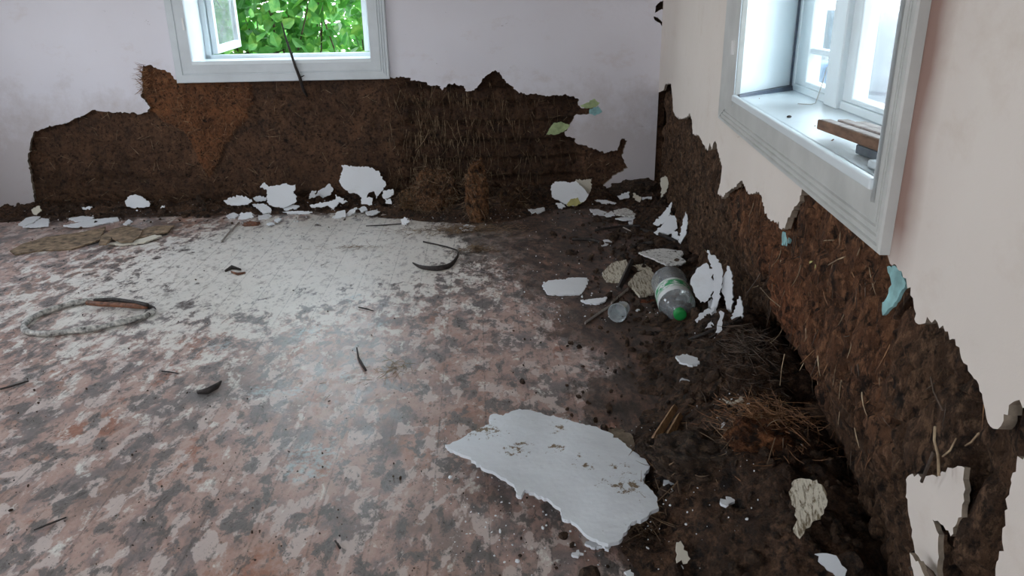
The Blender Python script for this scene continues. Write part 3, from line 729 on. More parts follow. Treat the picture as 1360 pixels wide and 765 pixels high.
chunk('clay_clod', 634, 297, .068, .06, .34, 'upright brown clay clod with straw, highest chunk below the back wall', (-.01, .06), 3, tint=(1.5, 1.15, .8), nstraw=260)
chunk('clay_clod', 575, 287, .13, .09, .25, 'wide tangled clod of straw and clay left of the upright clod', (.02, .05), 5, nstraw=900, tint=(1.0, .8, .6))
chunk('clay_clod', 545, 284, .07, .05, .13, 'small low straw clod at the left end of the tangled heap', (0, .02), 6, nstraw=200, tint=(1.0, .85, .6))
chunk('clay_clod', 682, 282, .09, .07, .14, 'dark rounded clod right of the upright clod', (0, .03), 8, nstraw=160, tint=(.6, .5, .4))
chunk('clay_clod', 332, 300, .05, .03, .035, 'small rusty brown clod lying before the plaster shards', (0, 0), 9, M['rust'], nstraw=4)
chunk('clay_clod', 845, 268, .16, .10, .10, 'dark clod of wet clay in the room corner', (.02, .05), 12, M['mud_heap'], nstraw=20)
chunk('clay_clod', 863, 640, .035, .04, .05, 'dark earth lump on the right end of the large white sheet', (0, 0), 13, M['mud_heap'], nstraw=10)
chunk('clay_clod', 835, 680, .045, .025, .025, 'flat fibrous brown clump lying on the large white sheet', (0, 0), 14, tint=(1.2, .8, .5), nstraw=120)
chunk('clay_clod', 925, 700, .10, .09, .07, 'flat dark slab of earth between the white sheet and straw litter', (0, 0), 15, M['mud_heap'], nstraw=25)
chunk('clay_clod', 1005, 690, .07, .05, .06, 'reddish clay lump below the straw litter', (0, 0), 16, tint=(1.1, .7, .45), nstraw=30)
chunk('clay_clod', 870, 402, .06, .02, .022, 'thin reddish clay chip left of the plastic bottle', (0, 0), 17, tint=(1.6, .8, .5), nstraw=0)
# pale and dark roots standing out of the right wall
for pts_, rr, mm in [([(1242, 566), (1241, 585), (1246, 605), (1247, 632)], .0030, 'straw_pale'), ([(1270, 582), (1262, 598), (1252, 606)], .0018, 'straw_pale'), ([(1240, 600), (1233, 618), (1224, 640)], .0035, 'straw_dark'),
        ([(1300, 575), (1290, 587), (1282, 592)], .0018, 'straw_pale'), ([(1236, 500), (1240, 520), (1252, 545)], .002, 'straw_dark'), ([(1042, 470), (1038, 490), (1036, 512)], .0016, 'straw_pale'), ([(1052, 380), (1060, 366), (1064, 352)], .002, 'straw'),
        ([(1210, 755), (1222, 748), (1236, 760), (1244, 775)], .006, 'straw_dark'), ([(1100, 352), (1112, 345), (1122, 341)], .0022, 'straw_pale'), ([(1010, 382), (1022, 396), (1036, 407)], .0022, 'straw')]:
    bm = bmesh.new(); tube(bm, [WR(*pR(a, b, -.006), -.006) for a, b in pts_], rr*.65, 5); from_bm('root', bm, M[mm], wall_right)
# ------------------------------------------------------------------ windows
def grooved(name, W, s0, s1, z0, z1, d0, thick, vertical, m, parent, mit0=0, mit1=0, ngr=3):
    """trim board with mitred ends and shallow grooves along its outer half; face at depth d0-thick"""
    bm = bmesh.new()
    # profile across the width: (w fraction from the opening edge outwards, height)
    prof = [(0, .75), (.03, 1.), (.5, 1.)]
    for i in range(ngr):
        a = .55+i*.13; prof += [(a, 1.), (a+.02, .8), (a+.06, .8), (a+.08, 1.)]
    prof += [(.97, 1.), (1., .8)]
    rows = []
    for (f, h) in prof:
        row = []
        for e, mt in ((0, mit0), (1, mit1)):
            if vertical:
                w_ = s1-s0; s = s0+w_*f; z = (z0, z1)[e]+mt*abs(w_)*0+mt*f
                row.append(W(s, z, d0-thick*h))
            else:
                z = z1+(z0-z1)*f; s = (s0, s1)[e]+mt*f
                row.append(W(s, z, d0-thick*h))
        rows.append(row)
    A_ = [[bm.verts.new(tuple(p)) for p in r] for r in rows]
    def base(r, s): return r
    B_ = []
    for (f, h) in (prof[0], prof[-1]):
        row = []
        for e, mt in ((0, mit0), (1, mit1)):
            if vertical: row.append(bm.verts.new(tuple(W(s0+(s1-s0)*f, (z0, z1)[e]+mt*f, d0))))
            else: row.append(bm.verts.new(tuple(W((s0, s1)[e]+mt*f, z1+(z0-z1)*f, d0))))
        B_.append(row)
    for i in range(len(A_)-1): bm.faces.new((A_[i][0], A_[i][1], A_[i+1][1], A_[i+1][0]))
    bm.faces.new((B_[0][0], B_[0][1], A_[0][1], A_[0][0])); bm.faces.new((A_[-1][0], A_[-1][1], B_[1][1], B_[1][0]))
    bm.faces.new((B_[0][0], B_[0][1], B_[1][1], B_[1][0]))
    for e in (0, 1): bm.faces.new([B_[0][e]]+[r[e] for r in A_]+[B_[1][e]])
    return from_bm(name, bm, m, parent)
# ---- back window
win1 = tag(empty('window_1'), kind='structure')
s0, s1, z0, z1 = BW['s0'], BW['s1'], BW['z0'], BW['z1']; tw = .115
oz = pB(300, 109)[1]
grooved('trim_board', WB, s0, s1, oz, z0, 0, .026, False, M['trim'], win1, -tw, tw, 1)
grooved('trim_board', WB, s1, s1+tw, z0, z1, 0, .026, True, M['trim'], win1, -(z0-oz), .12, 1)
grooved('trim_board', WB, s0, s0-tw, z0, z1, 0, .026, True, M['trim'], win1, -(z0-oz), .12, 3)
grooved('trim_board', WB, s0, s1, z1+.12, z1, 0, .026, False, M['trim'], win1, -tw, tw, 1)
bm = bmesh.new(); wbox(bm, WB, s0-.005, s1+.005, z0-.022, z0+.002, -.028, .33); bevel(from_bm('sill', bm, M['white_gloss'], win1))
for a, b in ((s0-.02, s0), (s1, s1+.02)):
    bm = bmesh.new(); wbox(bm, WB, a, b, z0-.02, z1+.02, -.004, .33); from_bm('jamb', bm, M['white_gloss'], win1)
bm = bmesh.new(); wbox(bm, WB, s0-.02, s1+.02, z1, z1+.02, -.004, .33); from_bm('jamb', bm, M['white_gloss'], win1)
# outer frame at depth .25
for nm, b in (('frame', (s0, s1, z0, z0+.026, .25, .31)), ('frame', (s0, s1, z1-.04, z1, .25, .31)), ('frame', (s0, s0+.035, z0, z1, .25, .31)), ('frame', (s1-.035, s1, z0, z1, .25, .31))):
    bm = bmesh.new(); wbox(bm, WB, *b); bevel(from_bm(nm, bm, M['white_gloss'], win1))
def sash(parent, O, ax, ln, z0, z1, nrm, m, muntins=(), st=.045, th=.035, tilt=0.):
    """casement hinged at O, running along ax"""
    root_bm = bmesh.new()
    def W(s, z, d): return O+ax*s+nrm*d+UP*(z+tilt*s)
    for b in ((0, st, z0, z1), (ln-st, ln, z0, z1), (st, ln-st, z0, z0+st), (st, ln-st, z1-st, z1)): wbox(root_bm, W, *b, 0, th)
    for q in muntins: wbox(root_bm, W, st, ln-st, q, q+.022, .006, th-.006)
    o = bevel(from_bm('sash', root_bm, m, parent), .004)
    bm = bmesh.new(); wbox(bm, W, st-.005, ln-st+.005, z0+st-.005, z1-st+.005, th*.45, th*.55)
    from_bm('pane', bm, M['pane'], o); return o
ang = math.radians(89); O = WB(s1-.040, 0, .27)
ax = _n(BD*(-math.cos(ang))+BN*math.sin(ang)); nr = np.cross(ax, UP)
sash(win1, O, ax, .52, z0+.03, z1-.045, nr, M['white_gloss'], (), .05, .035, .05)
O = WB(s0+.040, 0, .27); ang = math.radians(108); ax = _n(BD*(math.cos(ang))+BN*math.sin(ang)); nr = np.cross(UP, ax)
sash(win1, O, ax, .52, z0+.03, z1-.045, nr, M['white_gloss'], (), .05, .035)
bm = bmesh.new(); wbox(bm, WB, s1+.012, s1+.022, 1.12, 1.19, -.034, -.02); from_bm('hinge', bm, M['hinge'], win1)
# ---- right window
win2 = tag(empty('window_2'), kind='structure')
s0, s1, z0, z1, sr, D = RW['s0'], RW['s1'], RW['z0'], RW['z1'], RW['sr'], RW['D']
so = 2.50; s1o = 4.032; zo = .847
grooved('trim_board', WR, s0, s1, zo, z0, 0, PRD, False, M['trim_right'], win2, so-s0, s1o-s1, 3)
grooved('trim_board', WR, s0, so, z0, z1, 0, PRD, True, M['trim_right'], win2, zo-z0, .1, 0)
grooved('trim_board', WR, s1, s1o, z0, z1, 0, PRD, True, M['trim_right'], win2, zo-z0, .1, 2)
grooved('trim_board', WR, s0, s1, z1+.1, z1, 0, PRD, False, M['trim_right'], win2, so-s0, s1o-s1, 1)
def ptsbox(bm, quad, z0, z1, W=WR):
    hexa(bm, [W(s, z0, d) for s, d in quad]+[W(s, z1, d) for s, d in quad])
bm = bmesh.new(); ptsbox(bm, [(s0, -.012), (s1, -.012), (s1+.0, .30), (sr, .30), (sr, D)][:0] or [(s0-.01, -.012), (s1+.01, -.012), (s1+.01, D+.08), (sr-.06, D+.08)], z0-.03, z0); bevel(from_bm('sill', bm, M['white_gloss'], win2))
sl = (sr-s0)/(D+PRD)
bm = bmesh.new(); wbox(bm, WR, s0-.002, s1+.002, z0-.012, z0+.006, -PRD-.006, -.010); bevel(from_bm('sill_nosing', bm, M['white_gloss'], win2))
bm = bmesh.new(); ptsbox(bm, [(s0, -PRD), (s0-.02, -PRD), (sr+sl*.06-.02, D+.06), (sr+sl*.06, D+.06)], z0-.03, z1+.02); from_bm('reveal_board', bm, M['white_gloss'], win2)
bm = bmesh.new(); wbox(bm, WR, s1, s1+.02, z0-.03, z1+.02, -PRD, D+.06); from_bm('reveal_board', bm, M['white_gloss'], win2)
bm = bmesh.new(); ptsbox(bm, [(s0-.02, -.004), (s1+.02, -.004), (s1+.02, D+.06), (sr-.02, D+.06)], z1, z1+.02); from_bm('reveal_board', bm, M['white_gloss'], win2)
bm = bmesh.new(); hexa(bm, [WR(s0-.002, z0, -.004), WR(s0+.018, z0, -.004), WR(sr+.03, z0, D), WR(sr-.002, z0, D), WR(s0-.002, z0+.008, -.004), WR(s0+.014, z0+.007, -.004), WR(sr+.022, z0+.013, D), WR(sr-.002, z0+.016, D)])
wbox(bm, WR, sr-.002, sr+.012, z0, z1, D-.006, D+.002)
o = from_bm('sealing_strip', bm, M['dark_strip'], win2); o['label'] = 'dark blue sealing strip along the end of the sill'
def xs(px, d=D): return pR(px, 0, d)[0]
a0, g0, g1, m1, m2, g2 = xs(1063), xs(1080), xs(1115), xs(1116), xs(1134), xs(1147)
bm = bmesh.new(); wbox(bm, WR, a0, a0+.03, z0, z1, D, D+.06); wbox(bm, WR, s1-.03, s1+.01, z0, z1, D, D+.06); wbox(bm, WR, a0, s1, z0, z0+.022, D, D+.06); wbox(bm, WR, a0, s1, z1-.04, z1, D, D+.06)
wbox(bm, WR, m1, m2, z0, z1, D-.012, D+.05)
bevel(from_bm('frame', bm, M['white_gloss'], win2), .004)
zg = pR(1069, 109, D)[1]; zm0, zm1 = pR(1090, 75, D)[1], pR(1090, 67, D)[1]
def rsash(sa, sb, sta, stb, zb, munt=None):
    bm = bmesh.new()
    wbox(bm, WR, sa, sa+sta, z0+.022, z1-.04, D+.004, D+.045); wbox(bm, WR, sb-stb, sb, z0+.022, z1-.04, D+.004, D+.045)
    wbox(bm, WR, sa+sta, sb-stb, z0+.022, zb, D+.004, D+.045); wbox(bm, WR, sa+sta, sb-stb, z1-.1, z1-.04, D+.004, D+.045)
    if munt: wbox(bm, WR, sa+sta, sb-stb, munt[0], munt[1], D+.01, D+.04)
    o = bevel(from_bm('sash', bm, M['white_gloss'], win2), .004)
    bm = bmesh.new(); wbox(bm, WR, sa+sta-.004, sb-stb+.004, zb-.004, z1-.096, D+.022, D+.026); from_bm('pane', bm, M['pane'], o)
rsash(a0+.028, m1+.004, max(.03, g0-a0-.028), .012, zg, (zm0, zm1))
rsash(m2-.004, s1-.02, max(.03, g2-m2), .05, pR(1146, 137, D)[1])
s_, z_ = pR(1169, 150, .0); 
bm = bmesh.new(); wbox(bm, WR, s1-.012, s1+.001, z0+.06, z0+.125, -.012, .02); bevel(from_bm('hinge', bm, M['metal'], win2), .002)
bm = bmesh.new(); wbox(bm, WR, so+.20, so+.215, 1.065, 1.105, -PRD-.008, -PRD+.002); from_bm('catch', bm, M['hinge'], win2)
# twine latch
bm = bmesh.new(); P0 = np.array(WR(m1+.01, z0+.10, D-.015)); P1 = np.array(fl(1083, 137, z0+.002)); tube(bm, [P0, (P0*.6+P1*.4)-UP*.008, P1, P1+RD*.03-RN*.02, P1+RD*.01-RN*.05], .0013, 5)
tag(from_bm('cord', bm, M['twine']), 'thin pale cord hanging from the window mullion to the sill', 'cord')
# ------------------------------------------------------------------ things on the right sill
def fbox(bm, c, ax, L2, W2, H, z, tiltz=0):
    ax = _n([ax[0], ax[1], 0]); ay = np.array([-ax[1], ax[0], 0]); c = np.array([c[0], c[1], 0])
    q = []
    for zz in (0, H):
        for a, b in ((-L2, -W2), (L2, -W2), (L2, W2), (-L2, W2)): q.append(c+ax*a+ay*b+UP*(z+zz+tiltz*a))
    hexa(bm, q)
zs = z0
def onr(px, py, z):
    P = fl(px, py, z)-K; return P@RD, P@RN
sA, dA, sB, dB = 3.545, .014, 3.962, .062
PA_, PB_ = np.array(WR(sA, 0, dA)), np.array(WR(sB, 0, dB)); axd = _n(PB_-PA_); LL = np.linalg.norm(PB_-PA_)/2
cen = (PA_+PB_)/2; ay = np.array([-axd[1], axd[0], 0]); sg = 1 if ay@RN > 0 else -1
root = empty('wooden_slat_panel')
for i in range(3):
    bm = bmesh.new(); c = cen+ay*sg*(.014+i*.026)+axd*.008*i; fbox(bm, c, axd, LL-.012*i, .0108, .007, zs+.031+.002*(i % 2))
    bevel(from_bm('slat', bm, M['slat'], root), .002)
bm = bmesh.new(); fbox(bm, cen, axd, LL, .0035, .020, zs+.018); o = bevel(from_bm('front_rail', bm, M['slat_edge'], root), .003); o['label'] = 'raw brown front edge'
for q in (-.5, .6):
    bm = bmesh.new(); fbox(bm, cen+ay*sg*.042+axd*LL*q, ay, .033, .010, .010, zs+.0205); bevel(from_bm('crosspiece', bm, M['slat_edge'], root), .002)
tag(root, 'weathered wooden slat panel lying on the right window sill', 'board')
cb = fl(1148, 203, zs); bm = bmesh.new(); cb = WR(3.80, 0, .058); fbox(bm, cb, axd, .075, .018, .017, zs+.001)
tag(bevel(from_bm('grey_block', bm, M['slate']), .003), 'dark grey block supporting the wooden slat panel on the sill', 'block')
cb = fl(1156, 222, zs); bm = bmesh.new(); cb = WR(3.89, 0, .020); fbox(bm, cb, axd, .030, .008, .014, zs+.001)
tag(bevel(from_bm('pale_block', bm, M['lightblock']), .003), 'small pale block beside the dark grey block on the sill', 'block')
def pebble(name, px, py, z, r, m, label, cat):
    c = fl(px, py, z+r*.4); bm = bmesh.new(); bmesh.ops.create_icosphere(bm, subdivisions=2, radius=r, matrix=Matrix.Translation(tuple(c)))
    for v in bm.verts: v.co.z = c[2]+(v.co.z-c[2])*.6; v.co += Vector((nz(*(v.co*90)), nz(*(v.co*70)), 0))*r*.3
    return tag(from_bm(name, bm, m), label, cat)
pebble('dirt_crumb', 1048, 155, zs, .006, M['bark'], 'single dark crumb on the white right window sill', 'dirt')
# ------------------------------------------------------------------ black stick in front of the back window
bm = bmesh.new(); P = [np.array(WB(*pB(x, y, d), d)) for x, y, d in [(374, 30, -.01), (380, 52, -.025), (387, 72, -.038), (392, 88, -.040), (398, 103, -.036), (403, 119, -.008), (408, 128, .02)]]
tube(bm, P, [.004, .006, .0075, .008, .010, .011, .006], 7)
tube(bm, [P[2], P[2]+np.array([.012, 0, .012])], [.005, .002], 5)
tube(bm, [P[4], P[4]+BD*-.03+UP*.012], [.005, .002], 5)
tag(from_bm('black_stick', bm, M['bark'], smooth=True), 'crooked black stick sticking up from the clay across the back window', 'stick')
# ------------------------------------------------------------------ coloured scraps of old paint on the walls
def wall_scrap(W, pf, pts, d, th, m, name, label, par, seed=1):
    r_ = random.Random(seed); P = [pf(*p, d) for p in pts]
    o = sheet_mesh(name, jag(P, .0025, .01, r_), lambda u, v, h: W(u, v, d-h), th, m, par); 
    if label: o['label'] = label
    return o
wall_scrap(WB, pB, [(726, 179), (735, 164), (745, 162), (757, 166), (752, 173), (738, 179)], -.004, .02, M['green_paint'], 'paint_scrap', 'green painted scrap of plaster at the edge of the hole', wall_back, 2)
wall_scrap(WB, pB, [(770, 141), (780, 136), (789, 131), (797, 137), (790, 143), (778, 144)], -.0245+.022, .004, M['green_paint'], 'paint_scrap', 'grey green paint showing under the plaster', wall_back, 3)
wall_scrap(WB, pB, [(784, 145), (795, 141), (800, 148), (790, 154), (783, 151)], -.003, .02, M['blue_paint'], 'paint_scrap', 'pale blue scrap beneath the grey green one', wall_back, 4)
wall_scrap(WR, pR, [(1178, 354), (1186, 351), (1197, 360), (1203, 376), (1195, 390), (1188, 402), (1172, 419), (1171, 412), (1177, 396), (1184, 378)], .006, .005, M['blue_paint'], 'paint_scrap', 'turquoise painted strip at the plaster edge under the window corner', wall_right, 5)
wall_scrap(WR, pR, [(1039, 308), (1047, 307), (1048, 320), (1044, 327), (1038, 325)], .020, .006, M['blue_paint'], 'paint_scrap', 'small turquoise scrap below the plaster tongue', wall_right, 6)
wall_scrap(WR, pR, [(1075, 347), (1083, 350), (1083, 364), (1080, 373), (1075, 362)], .022, .006, M['yellow_paint'], 'paint_scrap', 'small yellow green scrap in the clay', wall_right, 7)
# ------------------------------------------------------------------ plaster shards
fid = [0]
def shard(label, pts, z=None, lean=None, m='flake', th=.007, name='plaster_shard', group=None, step=.03, curl=.006, base=None, off=0., attrf=None, amp=.0035, seg=.009, cat='plaster'):
    """z: lies flat at that height; lean=(azimuth deg of its facing, tilt from the vertical deg): stands with its lowest edge on the ground"""
    fid[0] += 1; r_ = random.Random(fid[0]*13)
    cx = sum(p[0] for p in pts)/len(pts); cy = sum(p[1] for p in pts)/len(pts)
    if lean is None:
        # plane following the heap under it
        zz = 0.
        for _ in range(2):
            hs = [heap_grid(*fl(a, b, zz)[:2]) for a, b in pts]+[heap_grid(*fl(cx, cy, zz)[:2])]
            zz = (sum(hs)/len(hs)*.45+max(hs)*.55)
        zz = zz+th+.002+(z or 0); P0 = fl(cx, cy, zz)
        nn = _n([r_.gauss(0, .03), r_.gauss(-.02, .03), 1.])
    else:
        lo = max(pts, key=lambda p: p[1]) if base is None else base
        g = fl(*lo); g = fl(*lo, heap_grid(g[0], g[1])+off); P0 = g
        az, ti = math.radians(lean[0]), math.radians(lean[1])
        nn = np.array([math.cos(az)*math.cos(ti), math.sin(az)*math.cos(ti), math.sin(ti)])
    u = _n(np.cross(UP if abs(nn[2]) < .9 else np.array([0, 1., 0]), nn)); v = np.cross(nn, u)
    P = []
    for p in pts:
        q = plane(*p, P0, nn)-P0; P.append((q@u, q@v))
    o = jag(P, amp, seg, r_)
    sd = fid[0]*3.1
    hf = lambda a, b: curl*(fbm(a*4+sd, b*4, 0, 2)+2*nz(a*1.5, b*1.5, sd))
    pl = lambda a, b, h: P0+u*a+v*b+nn*h
    ob = sheet_mesh(name, o, pl, th, [M[m], M['flake_back']], None, step, hf, 0, 1, attrf and (lambda a, b: attrf(P0+u*a+v*b)))
    return tag(ob, label, cat, group)
# the large sheet
BIGP = [(591, 590), (598, 597), (612, 603), (622, 606), (632, 613), (645, 622), (660, 628), (672, 634), (683, 642), (688, 657), (694, 655), (697, 648), (712, 656), (730, 664), (745, 675), (747, 686), (758, 688), (770, 698), (780, 708), (795, 716), (808, 720), (822, 717), (832, 705), (838, 694), (851, 692), (875, 676), (873, 663), (862, 650), (854, 640), (858, 627), (863, 620), (858, 612), (850, 606), (838, 598), (822, 585), (810, 577), (795, 572), (770, 566), (745, 557), (720, 551), (700, 546), (690, 545), (678, 549), (668, 554), (655, 550), (650, 553), (652, 563), (640, 568), (625, 575), (610, 584)]
dspots = [(*fl(a, b, .03)[:2], r) for a, b, r in [(742, 584, .035), (736, 610, .028), (690, 612, .045), (780, 640, .025), (765, 628, .02), (835, 665, .05), (800, 660, .02), (640, 585, .05), (655, 590, .04), (820, 640, .03)]]
def sheet_dirt(P): return max([math.exp(-((P[0]-a)**2+(P[1]-b)**2)/(r*r)) for a, b, r in dspots]+[0])
big = shard('large torn sheet of white plaster lying on the floor, biggest of all', BIGP, z=.020, m='sheet', th=.010, name='plaster_sheet', step=.02, curl=.008, attrf=sheet_dirt, amp=.003, seg=.010)
shard('grey plaster scrap poking out behind the large white sheet', [(800, 573), (812, 570), (826, 570), (838, 576), (843, 588), (843, 603), (828, 598), (812, 585)], z=-.004, m='flake_back')
shard('white chip touching the lower tip of the large sheet', [(778, 719), (788, 715), (798, 720), (800, 726), (790, 728), (780, 724)])
shard('tiny white chip just right of the lower tip chip', [(801, 723), (807, 721), (809, 728), (803, 730)], step=None)
shard('white chip left below the large sheet', [(760, 734), (769, 730), (775, 735), (768, 739), (761, 738)], step=None)
shard('white chip near the bottom edge of the photo', [(829, 756), (838, 753), (842, 762), (833, 765)], step=None)
shard('white chip between the large sheet and the splintered wood', [(881, 642), (888, 634), (897, 643), (894, 650)], step=None)
shard('flat white shard lying alone on the floor left of the cup', [(720, 378), (728, 372), (745, 370), (752, 371), (755, 368), (780, 368), (781, 375), (775, 386), (770, 391), (745, 391), (727, 389)])
shard('narrow white shard below right of the lone flat shard', [(771, 397), (785, 396), (806, 394), (803, 400), (792, 403), (778, 401)])
shard('speckled white shard above the plastic bottle', [(848, 335), (862, 331), (880, 329), (905, 332), (908, 337), (903, 341), (911, 348), (905, 352), (885, 352), (868, 344), (855, 339)], m='flake_speckled', z=.01)
shard('small white flake in the mud above the lone flat shard', [(795, 321), (804, 318), (814, 320), (808, 324), (799, 326)], step=None)
# shards leaning on the right wall above the bottle
RA = math.degrees(math.atan2(-RN[1], -RN[0]))
shard('pale shard, uppermost of those leaning at the foot of the right wall', [(867, 297), (880, 284), (892, 268), (891, 281), (883, 296), (874, 300)], lean=(-120, 30))
shard('triangular white shard second below the uppermost leaning one', [(868, 309), (880, 299), (890, 285), (898, 290), (900, 303), (888, 312), (875, 313)], lean=(-115, 35))
shard('thin upright white shard right of the triangular one', [(905, 306), (908, 290), (911, 281), (914, 295), (912, 310), (904, 324), (901, 320)], lean=(-130, 15))
shard('tiny white shard under the triangular one', [(892, 308), (899, 307), (903, 316), (899, 322), (892, 315)], lean=(-120, 35), step=None)
shard('thin pale shard standing in the room corner', [(877, 237), (883, 233), (888, 240), (885, 255), (878, 263)], lean=(-120, 10), m='flake_cream')
# fan of shards right of the bottle
shard('broad cream shard at the left of the fan beside the bottle', [(917, 372), (924, 359), (938, 349), (946, 360), (947, 385), (940, 399), (930, 402), (921, 388)], lean=(-118, 20), off=.05, base=(930, 402))
shard('longest white shard in the fan beside the bottle', [(939, 332), (950, 340), (958, 353), (959, 375), (955, 397), (950, 418), (944, 429), (941, 422), (946, 400), (948, 370), (942, 348)], lean=(-122, 18))
shard('narrow curved white shard right of the longest one', [(966, 353), (972, 361), (973, 385), (971, 415), (969, 431), (965, 425), (964, 400), (958, 387), (961, 367)], lean=(-130, 15))
shard('short forked white shard at the right end of the fan', [(982, 393), (986, 400), (988, 420), (985, 433), (980, 428), (976, 437), (972, 425), (975, 412), (979, 405)], lean=(-130, 15))
shard('leaf shaped white shard low in the fan', [(923, 425), (935, 412), (949, 406), (945, 420), (935, 430), (926, 435)], lean=(-110, 45))
shard('lowest left white shard of the fan', [(922, 442), (935, 438), (945, 425), (948, 432), (940, 442), (931, 446)], lean=(-110, 45))
shard('stick like white shard at the bottom of the fan', [(957, 412), (962, 415), (958, 440), (951, 455), (948, 452), (952, 435)], lean=(-110, 40), step=None)
shard('pointed white shard in the fan between the broad and lowest ones', [(944, 396), (950, 400), (948, 414), (941, 424), (937, 412)], lean=(-115, 40), step=None)
# right wall corner chips
shard('white shard on the dark earth below the fan', [(897, 474), (912, 470), (926, 475), (929, 480), (920, 486), (905, 482)], z=.01)
shard('small white chip below the shard under the fan', [(904, 503), (911, 500), (917, 505), (912, 510), (905, 508)], step=None)
shard('curved cream shard half buried in earth under the hollow', [(960, 528), (975, 533), (990, 525), (986, 538), (976, 542), (966, 537)], lean=(-100, 50), m='flake_cream')
shard('white chip on the dark earth above the straw litter', [(958, 567), (966, 558), (978, 568), (976, 573), (961, 571)], lean=(-100, 50))
shard('cream mottled shard above the big streaked one by the wall', [(1051, 595), (1060, 583), (1067, 597), (1070, 612), (1064, 626), (1058, 615), (1052, 608)], lean=(-110, 35), m='flake_speckled')
shard('big streaked cream slab leaning at the right wall foot', [(1051, 642), (1064, 635), (1085, 637), (1098, 655), (1098, 672), (1090, 690), (1076, 700), (1062, 716), (1054, 707), (1059, 690), (1051, 665)], lean=(-115, 35), m='flake_streaked', th=.02)
shard('white chip in front of the straw litter', [(956, 666), (970, 659), (976, 665), (968, 672)], z=.015, step=None)
shard('thin white sliver below the straw litter', [(958, 695), (970, 700), (981, 706), (975, 708), (962, 701)], z=.01, step=None)
shard('bent pale shard at the lower end of the right wall', [(1082, 736), (1098, 735), (1115, 745), (1125, 757), (1122, 768), (1110, 765), (1095, 752)], lean=(-110, 50))
shard('cream brown shard at the bottom beside the flat dark slab', [(899, 720), (904, 718), (908, 730), (917, 742), (908, 749), (898, 742)], lean=(-90, 45), m='flake_cream')
shard('tiny white sliver right of the splintered wood', [(920, 596), (929, 598), (929, 600), (921, 599)], z=.01, step=None)
# plaster pieces still standing before the right wall
def wall_piece(label, pts, d, seed, th=.007):
    r_ = random.Random(seed); P = [pR(*p, d) for p in pts]
    o = sheet_mesh('plaster_slab', jag(P, .0025, .008, r_), lambda u, v, h: WR(u, v, d-h), th, [M['plaster_right'], M['flake_back']], None, .03, lambda a, b: .006*fbm(a*5, b*5, seed, 2), 1, 1)
    return tag(o, label, 'plaster')
wall_piece('large loose plaster slab standing against clay at lower right', [(1204, 637), (1212, 629), (1225, 635), (1240, 631), (1250, 626), (1265, 622), (1281, 621), (1282, 650), (1278, 680), (1272, 695), (1268, 709), (1255, 698), (1241, 690), (1250, 710), (1249, 745), (1246, 790), (1240, 830), (1228, 815), (1222, 765), (1216, 725), (1210, 690), (1204, 660)], .012, 4)
wall_piece('narrow plaster slab at the bottom edge beneath the large loose slab', [(1210, 734), (1220, 745), (1228, 765), (1236, 800), (1228, 840), (1218, 800)], -.015, 5)
# ---- shards at the foot of the back wall
BA = math.degrees(math.atan2(-BN[1], -BN[0])); LB = (BA, 18)
G = 'plaster shards at the foot of the back wall'
def S(label, pts, lean=None, **k): return shard(label, pts, lean=lean, group=G, **k)
S('white shard with a yellow patch propped at the back wall', [(732, 246), (738, 241), (750, 241), (757, 243), (765, 240), (775, 250), (782, 258), (778, 266), (770, 271), (755, 274), (745, 268), (733, 262)], (BA-5, 22))
o = shard('x', [(752, 271), (758, 264), (770, 262), (778, 263), (773, 269), (765, 273), (755, 274)], lean=(BA-5, 22), m='yellow_paint', off=.0, th=.003, step=None)
o.name = 'paint_patch'; o.parent = [q for q in bpy.data.objects if q.get('label', '').startswith('white shard with a yellow')][0]
o.location = tuple(-BN*.006); del o['category']; o['label'] = 'yellow painted patch'
S('beige shard behind the one with the yellow patch', [(765, 238), (775, 239), (786, 237), (786, 250), (780, 262), (768, 262), (760, 250)], (BA, 15), m='flake_cream', base=(780, 267))
S('white squared shard in the right corner debris', [(820, 260), (835, 254), (836, 262), (823, 265)], (BA, 40), step=None)
S('pale bent chip right of the squared corner shard', [(841, 256), (852, 262), (850, 268), (841, 262)], (BA, 40), step=None, m='flake_cream')
S('thin white strip nearest the room corner', [(853, 262), (866, 261), (866, 264), (853, 265)], (BA, 40), step=None)
S('long pale shard behind the corner cluster', [(790, 265), (803, 265), (819, 269), (815, 272), (800, 270)], (BA, 50), step=None)
S('white flat shard, left of the corner cluster', [(783, 277), (795, 277), (806, 281), (804, 285), (790, 285), (786, 281)], None, step=None)
S('white triangular shard in the middle of the corner cluster', [(803, 286), (812, 281), (816, 285), (812, 288), (805, 288)], None, step=None)
S('grey veined shard on the right of the corner cluster', [(815, 280), (830, 277), (846, 283), (843, 287), (830, 287), (818, 285)], None, m='flake_speckled')
S('long white shard in front of the corner cluster', [(817, 291), (830, 289), (843, 288), (841, 292), (828, 293)], None, step=None)
S('small white chip in front of the long corner shard', [(835, 295), (841, 293), (840, 297), (836, 298)], None, step=None)
S('curved white chip left below the yellow patched shard', [(738, 270), (746, 270), (751, 275), (746, 278), (741, 275)], (BA, 40), step=None)
S('white splinter right of the tangled heap', [(709, 277), (722, 275), (724, 279), (714, 283)], None, step=None)
S('thin white splinter next to the dark rounded clod', [(701, 277), (706, 277), (712, 281), (707, 283)], None, step=None)
S('lone white oval shard at the left part of the back wall', [(166, 267), (172, 260), (180, 258), (186, 260), (193, 264), (199, 270), (199, 274), (190, 276), (175, 276), (168, 274)], LB)
S('low blue grey shard left of the tall white shards', [(297, 267), (305, 263), (318, 260), (328, 262), (336, 268), (328, 272), (312, 273), (302, 272)], (BA, 30))
S('small grey piece between the blue grey and squarish shards', [(336, 263), (345, 260), (353, 262), (353, 267), (340, 268)], (BA, 25), step=None)
